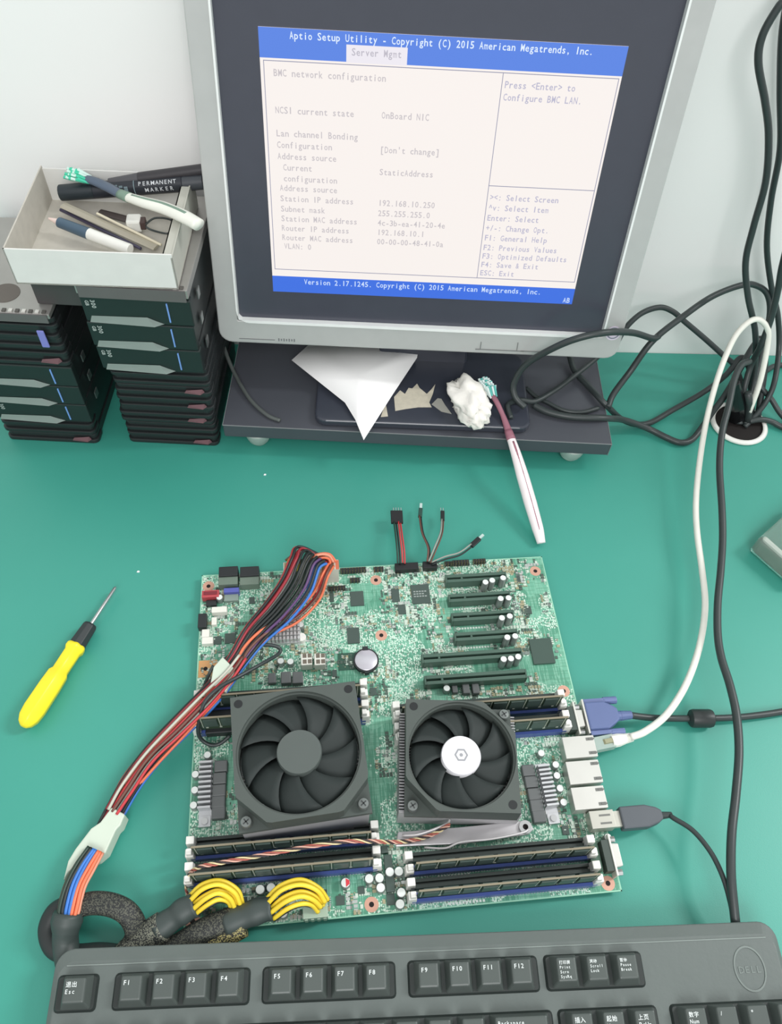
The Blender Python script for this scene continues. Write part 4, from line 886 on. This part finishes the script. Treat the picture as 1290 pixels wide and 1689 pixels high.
# ------------------------------------------------------------------ jumper leads behind the board
def jumper(label, wire_pts, cols, w, head, hw, hl, seed, hm, tip):
    P0 = PX(*wire_pts[0]); t = thing('jumper_lead', label, 'lead', P0)
    ribbon(t, wire_pts, [w] * len(wire_pts), cols, .85, seed=seed, jitter=.2)
    a = PX(*wire_pts[-1]); b = PX(*head); d = (b - a); d.z = 0; d.normalize(); Rm_ = Matrix.Rotation(math.atan2(d.y, d.x), 4, 'Z')
    q = MB(); q.b2(-1, hl, -hw / 2, hw / 2, -1.4, 1.6); q.xform(Matrix.Translation(a - P0) @ Rm_); q.build('housing', hm, t, bevel=.4)
    q = MB()
    if tip == 'pins':
        for k in range(max(2, int(hw / 2.6))): q.b2(hl, hl + 4, -hw / 2 + 1 + k * 2.54, -hw / 2 + 1.6 + k * 2.54, 0, .6)
    else: q.b2(hl, hl + 6, -1.3, 1.3, -.8, 1.2)
    q.xform(Matrix.Translation(a - P0) @ Rm_); q.build('metal_tip', mat('tip_pale', (200, 222, 216), .3, .4) if tip != 'pins' else M_steel, t); return t
jumper('wide black jumper plug with red and black wires standing off the board', [(662, 930, 16), (661, 910, 22), (658, 885, 22), (655, 862, 16)], ['red', 'red', 'black', 'dgreen'], 3.4, (653, 835, 12), 12, 14, 41, M_lead, 'pins')
jumper('brown wired jumper with pale tip, left of the three thin leads', [(706, 928, 16), (707, 905, 20), (697, 880, 18), (693, 852, 12)], ['black', 'brown'], .9, (695, 826, 12), 4, 10, 42, mat('housing_teal', (34, 70, 62), .45), 'tip')
jumper('thin grey lead with split black tip, middle of the three thin leads', [(708, 928, 16), (718, 905, 20), (728, 880, 18), (730, 858, 12)], ['brown', 'grey'], .9, (730, 832, 12), 4, 11, 43, M_lead, 'pins')
jumper('thin grey lead slanting right with black printed tip by the board', [(712, 930, 16), (735, 921, 20), (758, 914, 16), (778, 900, 12)], ['black', 'grey'], .9, (800, 880, 12), 5, 12, 44, M_lead, 'tip')

# ------------------------------------------------------------------ cables at the right
def cable(name, label, cat, pts, r, m, seg=10, n=8):
    P_ = pxpath(pts, n); q = MB(); q.tube(P_, r, seg); return tag(q.build(name, m, smooth=True, origin=tuple(P_[0])), label, cat)
GX, GY = 598.0, 471.0
gr = thing('cable_grommet', 'white ring round the cable hole in the green mat', 'grommet', (GX, GY, 0))
q = MB(); q.lathe([(28, .2), (32, .2), (33, 2), (31, 4), (28, 4.4), (27, 3)], 40, cap=False); q.build('ring', M_white, gr, smooth=True)
q = MB(); q.cyl((0, 0, .2), 28, .6, 36); q.build('dark_opening', M_hole, gr)
cable('power_cable', 'thick black cord hanging down the wall, left of the three into grommet', 'cable', [(1400, -420, 0, 24), (1350, -180, 0, 26), (1312, -20, 0, 30), (1286, 9, 0, 30), (1258, 58, 0, 32), (1251, 104, 0, 34), (1262, 167, 0, 36), (1268, 225, 0, 38), (1263, 300, 0, 42), (1243, 374, 0, 46), (1230, 432, 0, 50), (1234, 490, 0, 56), (1246, 550, 0, 66), (1244, 620, 40), (1232, 680, 8), (1230, 700, 3)], 3.3, M_cable)
cable('power_cable', 'thick black cord hanging near the right frame edge behind the others', 'cable', [(1360, -420, 0, 12), (1325, -180, 0, 12), (1302, -20, 0, 12), (1290, 60, 0, 12), (1287, 150, 0, 12), (1287, 245, 0, 14), (1272, 330, 0, 16), (1265, 405, 0, 18), (1272, 470, 0, 22), (1283, 520, 0, 30), (1285, 575, 0, 44), (1277, 632, 34), (1262, 665, 18), (1240, 692, 6), (1228, 704, 2)], 3.1, M_cable)
cable('power_cable', 'black cord slanting down left from right frame edge to grommet', 'cable', [(1400, -400, 0, 44), (1365, -100, 0, 50), (1330, 200, 0, 60), (1303, 380, 0, 64), (1289, 445, 0, 66), (1284, 475, 0, 68), (1272, 525, 0, 72), (1256, 568, 0, 78), (1240, 600, 56), (1228, 640, 34), (1222, 680, 12), (1220, 700, 3)], 3.4, M_cable)
cable('video_cable', 'black cable arching from the shelf up over the wall to grommet', 'cable', [(1003, 672, 44), (1012, 650, 50), (1040, 612, 66), (1076, 563, 96), (1124, 524, 112), (1175, 489, 122), (1225, 470, 126), (1250, 472, 120), (1266, 486, 110), (1270, 515, 92), (1262, 560, 66), (1250, 610, 44), (1240, 660, 18), (1236, 695, 3)], 3.4, M_cable)
cable('signal_cable', 'black cable arching low against the wall right of the monitor', 'cable', [(1016, 568, 70), (1032, 541, 80), (1058, 517, 88), (1088, 507, 90), (1110, 514, 86), (1130, 531, 76), (1162, 558, 60), (1192, 585, 44), (1212, 604, 34), (1224, 640, 22), (1226, 690, 3)], 3.2, M_cable)
cable('signal_cable', 'black cable curving from shelf over the lower right bezel corner', 'cable', [(866, 672, 56), (850, 655, 62), (848, 632, 74), (868, 601, 98), (915, 573, 128), (960, 556, 144), (1005, 548, 146), (1045, 549, 128), (1076, 558, 104), (1086, 555, 99)], 3.4, M_cable)
cable('signal_cable', 'black cable sagging onto mat between the shelf and grommet', 'cable', [(880, 668, 46), (905, 680, 45), (945, 688, 45), (1000, 690, 42), (1030, 693, 22), (1067, 706, 8), (1100, 722, 5), (1122, 730, 4.5), (1140, 726, 4.5), (1156, 708, 8), (1175, 680, 14), (1196, 652, 26), (1220, 610, 44), (1242, 572, 60), (1256, 560, 62), (1262, 600, 40), (1250, 690, 3)], 3.6, M_cable)
cable('signal_cable', 'black cable rising from the mat beside the shelf behind white cable', 'cable', [(940, 588, 50), (948, 612, 46), (970, 636, 45), (1000, 668, 44), (1030, 694, 12), (1067, 699, 5), (1112, 675, 8), (1162, 646, 20), (1198, 618, 30), (1222, 590, 40), (1236, 610, 32), (1240, 680, 6)], 3.3, M_cable)
cable('signal_cable', 'black cable lying over the shelf rising right to bezel', 'cable', [(843, 690, 51), (838, 668, 53), (858, 660, 53), (882, 662, 50), (912, 646, 50), (945, 622, 52), (985, 590, 54), (1000, 575, 58)], 2.8, M_cable)
cable('signal_cable', 'thin black cable curving on the right part of the shelf', 'cable', [(868, 640, 44), (885, 655, 43), (903, 664, 43), (930, 677, 43), (960, 680, 43), (988, 673, 43)], 2.3, M_cable)
cable('mains_lead', 'short black lead leaving grommet to the right frame edge', 'cable', [(1236, 695, 6), (1255, 692, 8), (1274, 696, 6), (1300, 708, 4), (1400, 740, 3.6), (1480, 720, 3.6)], 3.4, M_cable)
cable('mains_lead', 'black lead crossing behind grommet towards right frame edge', 'cable', [(1240, 618, 34), (1256, 640, 26), (1272, 658, 18), (1286, 680, 10), (1305, 700, 5), (1380, 770, 3.4), (1500, 800, 3.4)], 3.2, M_cable)
cable('mains_lead', 'black lead behind the plug running flat to right frame edge', 'cable', [(1225, 600, 20), (1245, 606, 10), (1262, 612, 5), (1300, 602, 4), (1460, 620, 3.4)], 3.2, M_cable)
pg = thing('mains_plug', 'glossy black plug standing in the white ringed cable hole', 'plug', (GX + 1, GY + 8, 1))
q = MB(); q.lathe([(9, 0), (11, 4), (11, 26), (9, 40), (5.5, 58), (4.5, 66)], 12, (0, 0, 0), Matrix.Rotation(-.42, 3, 'Y')); q.build('body', mat('plug_black', (16, 18, 20), .2), pg, bevel=.8)
q = MB(); q.tube([(9, -9, 0), (6, -7, 12), (0, -5, 30), (-8, -4, 46)], 4.2, 10); q.build('strain_relief', M_cable, pg, smooth=True)
# screwdriver-like white cable ends, keyboard cable, network cable
kbc = cable('keyboard_cable', 'long black cable running from grommet down beside white cable to keyboard', 'cable', [(1236, 596, 76), (1222, 603, 80), (1211, 627, 78), (1202, 670, 70), (1191, 715, 60), (1187, 770, 52), (1191, 840, 46), (1192, 890, 42), (1189, 940, 40), (1184, 995, 38), (1184, 1046, 37), (1190, 1085, 37), (1204, 1130, 38), (1215, 1180, 38), (1219, 1240, 38), (1214, 1310, 38), (1207, 1375, 37), (1206, 1440, 33), (1211, 1500, 26), (1216, 1545, 18)], 3.5, M_cable, 12)
cable('network_cable', 'white network cable curving from the wall down to the board port', 'cable', [(1229, 694, 4), (1240, 668, 30), (1254, 628, 56), (1266, 570, 90), (1266, 542, 108), (1252, 527, 118), (1234, 532, 116), (1212, 556, 104), (1192, 600, 84), (1176, 650, 64), (1163, 705, 48), (1153, 770, 36), (1148, 830, 30), (1150, 880, 27), (1158, 940, 25), (1163, 1000, 24), (1154, 1065, 24), (1132, 1128, 23), (1100, 1178, 22), (1065, 1206, 21), (1040, 1216, 20)], 3.1, M_wcable, 12)
def net_plug():
    a = PX(990, 1227, 16); b = PX(1042, 1215, 18); d = b - a; L = d.length; ang = math.atan2(d.y, d.x)
    t = thing('network_plug', 'clear and white network plug pushed into the upper network port', 'plug', a, ang)
    q = MB(); q.b2(-6, 12, -5.6, 5.6, -5, 3.5); q.build('clear_body', M_clear, t, bevel=.6)
    q = MB(); q.b2(2, 14, -2.2, 2.2, 3.5, 5, top=.8); q.build('latch_tab', mat('tab_olive', (150, 150, 120), .4), t)
    q = MB(); q.lathe([(5.6, 10), (5.6, 16), (4.4, 22), (3.6, L + 1)], 12, (0, 0, 0), Matrix.Rotation(PI / 2, 3, 'Y')); 
    for k in range(4): q.lathe([(4.6 - k * .2, 0), (4.6 - k * .2, 1)], 12, (19 + k * 2.2, 0, 0), Matrix.Rotation(PI / 2, 3, 'Y'))
    q.build('boot', M_wcable, t)
net_plug()
# blue video plug with ferrite cable
vp = PX(985, 1180, 20)
t = thing('video_cable', 'black cable with blue video plug and a ferrite bead', 'cable', (333, 134.5, 14))
o0 = Vector((333, 134.5, 14)); M_vb = mat('video_plug_blue', (92, 107, 150), .38)
q = MB(); q.b2(-2.5, -1, -15, 15, -6, 6.5); q.build('plug_face', M_port, t)
q = MB(); q.prism([(-1, -12), (16, -12), (23, -8), (27, -5), (27, 5), (23, 8), (16, 12), (-1, 12)], -6.5, 7.5); q.build('plug_body', M_vb, t, bevel=1.5)
for s in (-1, 1):
    q = MB(); q.b2(0, 30, s * 14 - 2, s * 14 + 2, -2, 4); q.lathe([(3.4, 0), (3.4, 12)], 10, (18, s * 14.2, 1), Matrix.Rotation(PI / 2, 3, 'Y')); q.build('thumb_screw', mat('thumb_blue', (102, 116, 160), .4), t, bevel=.5)
q = MB(); q.lathe([(4.6, 0), (4.2, 4), (4.4, 4.5), (3.6, 14)], 12, (26, 0, .5), Matrix.Rotation(PI / 2, 3, 'Y')); q.build('strain_relief', M_vb, t)
P_ = [o0 + Vector((38, 0, .5))] + [PX(*p) for p in ((1075, 1184, 10), (1110, 1185, 7), (1155, 1185, 7.5), (1200, 1184, 6), (1240, 1181, 5), (1300, 1172, 4), (1400, 1150, 3.4), (1560, 1160, 3.4))]
q = MB(); q.tube([p - o0 for p in cr(P_, 6)], 3, 10); q.build('cord', M_cable, t, smooth=True)
a = PX(1136, 1185, 8) - o0; b = PX(1178, 1185, 8) - o0
q = MB(); R = (b - a).to_track_quat('Z', 'Y').to_matrix(); q.lathe([(4, 0), (7.4, 2), (8, 4), (8, (b - a).length - 4), (7.4, (b - a).length - 2), (4, (b - a).length)], 16, a, R); smooth_angle(q.build('ferrite_bead', M_black, t))
# usb cable
a = PX(1010, 1349, 17); t = thing('usb_cable', 'black cable with flat grey-black plug in the port at the board edge', 'cable', (335, 50.3, 15)); o0 = Vector((335, 50.3, 15))
q = MB(); q.b2(-4, 6, -6, 6, -2.3, 2.3); q.build('plug_shell', mat('usb_shell', (190, 190, 180), .34, .5), t)
q = MB(); q.prism([(5, -8.6), (26, -8.6), (35, -6), (39, -3.4), (39, 3.4), (35, 6), (26, 8.6), (5, 8.6)], -5, 5); q.build('plug_body', mat('usb_grey', (78, 84, 90), .45), t, bevel=1.2)
q = MB(); q.lathe([(3.2, 0), (2.2, 10)], 10, (38, 0, 0), Matrix.Rotation(PI / 2, 3, 'Y')); q.build('strain_relief', M_cable, t)
P_ = [o0 + Vector((46, 0, 0))] + [PX(*p) for p in ((1112, 1350, 18), (1143, 1370, 22), (1172, 1405, 26), (1192, 1445, 27), (1204, 1485, 24), (1212, 1525, 18), (1218, 1550, 14))]
q = MB(); q.tube([p - o0 for p in cr(P_, 7)], 2, 10); q.build('cord', M_cable, t, smooth=True)
# lead behind the monitor, left
cable('signal_cable', 'thin grey-black lead lying on the shelf left under the monitor', 'cable', [(360, 540, 66), (372, 580, 56), (388, 618, 46), (412, 658, 43), (440, 684, 42.5), (462, 694, 42)], 2.1, mat('grey_lead', (84, 90, 88), .45))

for px_, py_, lb in ((437, 783, 'tiny pale scrap on the mat below the black shelf'), (228, 943, 'tiny white scrap on the mat between screwdriver and board')):
    c = PX(px_, py_, .4); q = MB(); q.prism([(c.x - 1.3, c.y - .6), (c.x + .9, c.y - .9), (c.x + 1.4, c.y + .5), (c.x - .4, c.y + 1)], .05, .9)
    tag(q.build('paper_scrap', M_paper, origin=(c.x, c.y, 0)), lb, 'scrap')
# clear acrylic box at the right frame edge
c = PX(1243, 897, 14)
t = thing('clear_box', 'clear plastic box partly in view at the right frame edge', 'box', (c.x, c.y, 0), math.radians(-5))
M_ac = mat('clear_acrylic', (228, 240, 234), .08, trans=.92)
q = MB(); q.prism([(0, 0), (30, -42), (34, -46), (100, 0), (66, 50), (62, 52)], 0.5, 24); q.build('shell', M_ac, t, bevel=4, bseg=3)
q = MB(); q.prism([(3, -1), (31, -41), (36, -37), (8, 4)], 3, 26); q.build('frosted_edge', mat('frosted_edge', (196, 208, 198), .5, trans=.25), t, bevel=3)

# ------------------------------------------------------------------ keyboard
KY = math.radians(-3.0); U = 22.05
KX, KYY = -74.8, -23.2
kb = thing('keyboard', 'black full size keyboard lying along the near edge of the mat', 'keyboard', (KX, KYY, 0), KY)
M_kb = mat('keyboard_shell', (92, 101, 98), .5, var=.06, vscale=30, bump=.3); M_key = mat('key_black', (74, 82, 79), .38, var=.05); M_well = mat('key_well', (34, 42, 40), .5); M_leg = mat('legend_white', (214, 222, 220), .5)
TILT = Matrix.Rotation(math.radians(3.5), 4, 'X')
def K(q): return q.xform(Matrix.Translation((0, 0, 31)) @ TILT)
W_ = 500
q = MB(); out = rrect(-8, W_ + 4, -172, 17, 12, 6); ins = rrect(-4, W_, -168, 9, 10, 6); n = len(out)
V = [(x, y, -14) for x, y in out] + [(x, y, -3) for x, y in out] + [(x, y, 0) for x, y in ins]
q.add(V, [tuple(reversed(range(n))), tuple(range(2 * n, 3 * n))] + [(i, (i + 1) % n, n + (i + 1) % n, n + i) for i in range(n)] + [(n + i, n + (i + 1) % n, 2 * n + (i + 1) % n, 2 * n + i) for i in range(n)])
K(q); q.build('shell', M_kb, kb, bevel=1.2)
q = MB(); q.tube([(1, 6.5, .1), (W_ - 6, 6.5, .1)], .5, 6); K(q); q.build('seam', mat('seam_light', (128, 138, 134), .5), kb)  # pale lines along the shell's curved rim, back and left
q = MB(); q.tube([(-6, -40, -1.2), (-6.4, -146, -1.2)], .5, 6); K(q); q.build('seam', mat('seam_light', (128, 138, 134), .5), kb)
for x in (30, 440):
    q = MB(); q.b2(x - 9, x + 9, 5, 9, 0, 20); q.build('rear_foot', M_black, kb)
    q = MB(); q.b2(x - 9, x + 9, -168, -160, 0, 9); q.build('front_foot', M_black, kb)
def well(x0, x1, y0, y1):
    q = MB(); o_ = rrect(x0 * U - 2.2, x1 * U + 2.2, y0, y1, 3, 3); i_ = rrect(x0 * U - .9, x1 * U + .9, y0 + 1.4, y1 - 1.4, 2, 3); n = len(o_)
    q.add([(x, y, 0) for x, y in o_] + [(x, y, 2.2) for x, y in i_] , [(k, (k + 1) % n, n + (k + 1) % n, n + k) for k in range(n)] + [tuple(range(n, 2 * n))]); K(q); q.build('key_well', M_well, kb)
HK = 10.5
def key(x, y, w, leg, lh=3.4, d=1.0, nm='key'):
    """x in key units, y = front edge in mm"""
    x0 = x * U + .7; x1 = (x + w) * U - .7; D = U * d - 1.4
    q = MB(); ix, iy = 3.4, 3.0
    V = [(x0, y, .5), (x1, y, .5), (x1, y + D, .5), (x0, y + D, .5), (x0 + ix, y + iy + 1.6, HK), (x1 - ix, y + iy + 1.6, HK), (x1 - ix, y + D - 1.8, HK + .6), (x0 + ix, y + D - 1.8, HK + .6)]
    q.add(V, [(0, 3, 2, 1), (4, 5, 6, 7), (0, 1, 5, 4), (1, 2, 6, 5), (2, 3, 7, 6), (3, 0, 4, 7)]); K(q); o = q.build(nm, M_key, kb, bevel=1.1, bseg=2)
    if leg:
        q = MB()
        for i, s in enumerate(leg):
            cell = lh * .62
            Mx = Matrix.Translation((0, 0, HK + .78))
            write(q, s, x0 + ix + 1.3, y + D - 3.2 - lh * (1 + i * 1.12), lh, cell if ord(s[0]) < 256 else lh * 1.05, M=Mx)
        K(q); q.build('key_legend', M_leg, o)
R1 = -20.5; YS = 0
well(-.06, 1.0, -21, 1.2); key(0, -20, 1, ['退出', 'Esc'], 3.6)
FX = [1.72, 5.96, 10.2]; names = ['F%d' % (i + 1) for i in range(12)]
for g in range(3):
    fx = (1.70, 6.22, 10.75)[g]; well(fx - .04, fx + 3.92, -21, 1.2)
    for k in range(4): key(fx + k * .97, -20, .97, [names[g * 4 + k]], 3.9)
wx = 15.1; well(wx - .04, wx + 2.96, -21, 1.2)
for k, lg in enumerate((['打印屏', 'Print', 'Scrn', 'SysRq'], ['滚动', 'Scroll', 'Lock'], ['暂停', 'Pause', 'Break'])): key(wx + k * .97, -20, .97, lg, 2.5)
y1 = -20 - 1.5 * U
well(-.06, 14.95, y1 - U * 4 - 1, y1 + U - .4); well(15.3, 18.25, y1 - U - 1, y1 + U - .4); well(15.3, 18.25, y1 - U * 4 - 1, y1 - U * 2 - 1); well(18.85, 22.85, y1 - U * 4 - 1, y1 + U - .4)
for k, lg in enumerate(('~', '!', '@', '#', '$', '%', '^', '&', '*', '(', ')', '_', '+')): key(k, y1, 1, [lg], 4)
key(13, y1, 1.95, ['Backspace'], 3.2)
for k, lg in enumerate((['插入', 'Insert'], ['起始', 'Home'], ['上页', 'PgUp'])): key(15.35 + k * .98, y1, .98, lg, 3.6)
for k, lg in enumerate((['数字', 'Num', 'Lock'], ['/'], ['*'], ['-'])): key(18.9 + k * .98, y1, .98, lg, 3.4, 1.0, 'numpad_key')
for k, lg in enumerate(('Tab', 'Q', 'W', 'E', 'R', 'T', 'Y', 'U', 'I', 'O', 'P', '[', ']', '|')):
    w = 1.5 if k in (0,) else (1.45 if k == 13 else 1); key(0 if k == 0 else .5 + k, y1 - U, w, [lg], 4 if len(lg) == 1 else 3)
for k, lg in enumerate(('Del', 'End', 'PgDn')): key(15.35 + k * .98, y1 - U, .98, [lg], 3)
for k, lg in enumerate(('7', '8', '9')): key(18.9 + k * .98, y1 - U, .98, [lg], 4, 1.0, 'numpad_key')
key(18.9 + 3 * .98, y1 - 2 * U, .98, ['+'], 4, 2.0, 'numpad_key'); key(18.9 + 3 * .98, y1 - 4 * U, .98, ['Enter'], 3, 2.0, 'numpad_key')
for r_, row in enumerate(('456', '123')):
    for k, lg in enumerate(row): key(18.9 + k * .98, y1 - (2 + r_) * U, .98, [lg], 4, 1.0, 'numpad_key')
key(18.9, y1 - 4 * U, 1.96, ['0'], 4, 1.0, 'numpad_key'); key(18.9 + 1.96, y1 - 4 * U, .98, ['.'], 4, 1.0, 'numpad_key')
key(0, y1 - 2 * U, 1.75, ['Caps'], 3)
for k, lg in enumerate("ASDFGHJKL;'"): key(1.75 + k, y1 - 2 * U, 1, [lg], 4)
key(12.75, y1 - 2 * U, 2.2, ['Enter'], 3); key(0, y1 - 3 * U, 2.25, ['Shift'], 3)
for k, lg in enumerate('ZXCVBNM,./'): key(2.25 + k, y1 - 3 * U, 1, [lg], 4)
key(12.25, y1 - 3 * U, 2.7, ['Shift'], 3)
xk = 0
for w_, lg in ((1.5, 'Ctrl'), (1.1, ''), (1.4, 'Alt'), (6, ''), (1.4, 'Alt'), (1.05, ''), (1.05, ''), (1.45, 'Ctrl')): key(xk, y1 - 4 * U, w_, [lg] if lg else None, 3); xk += w_
for k in range(3): key(15.35 + k * .98, y1 - 4 * U, .98, ['<', 'v', '>'][k:k + 1], 4)
key(15.35 + .98, y1 - 3 * U, .98, ['^'], 4)
# round maker's emblem pressed in the shell
q = MB(); q.lathe([(11.4, 0), (11.4, .5), (10.4, .5), (10.4, 0)], 32, (0, 0, 0), None, 0, cap=False); q.xform(Matrix.Scale(1.25, 4, (0, 1, 0)) @ Matrix.Identity(4)); write(q, 'DELL', -8.4, -2.6, 6, 4.2, z=.3)
q.xform(Matrix.Translation((477, -12.5, 0))); K(q); q.build('round_emblem', mat('emblem_dark', (112, 122, 118), .4), kb)
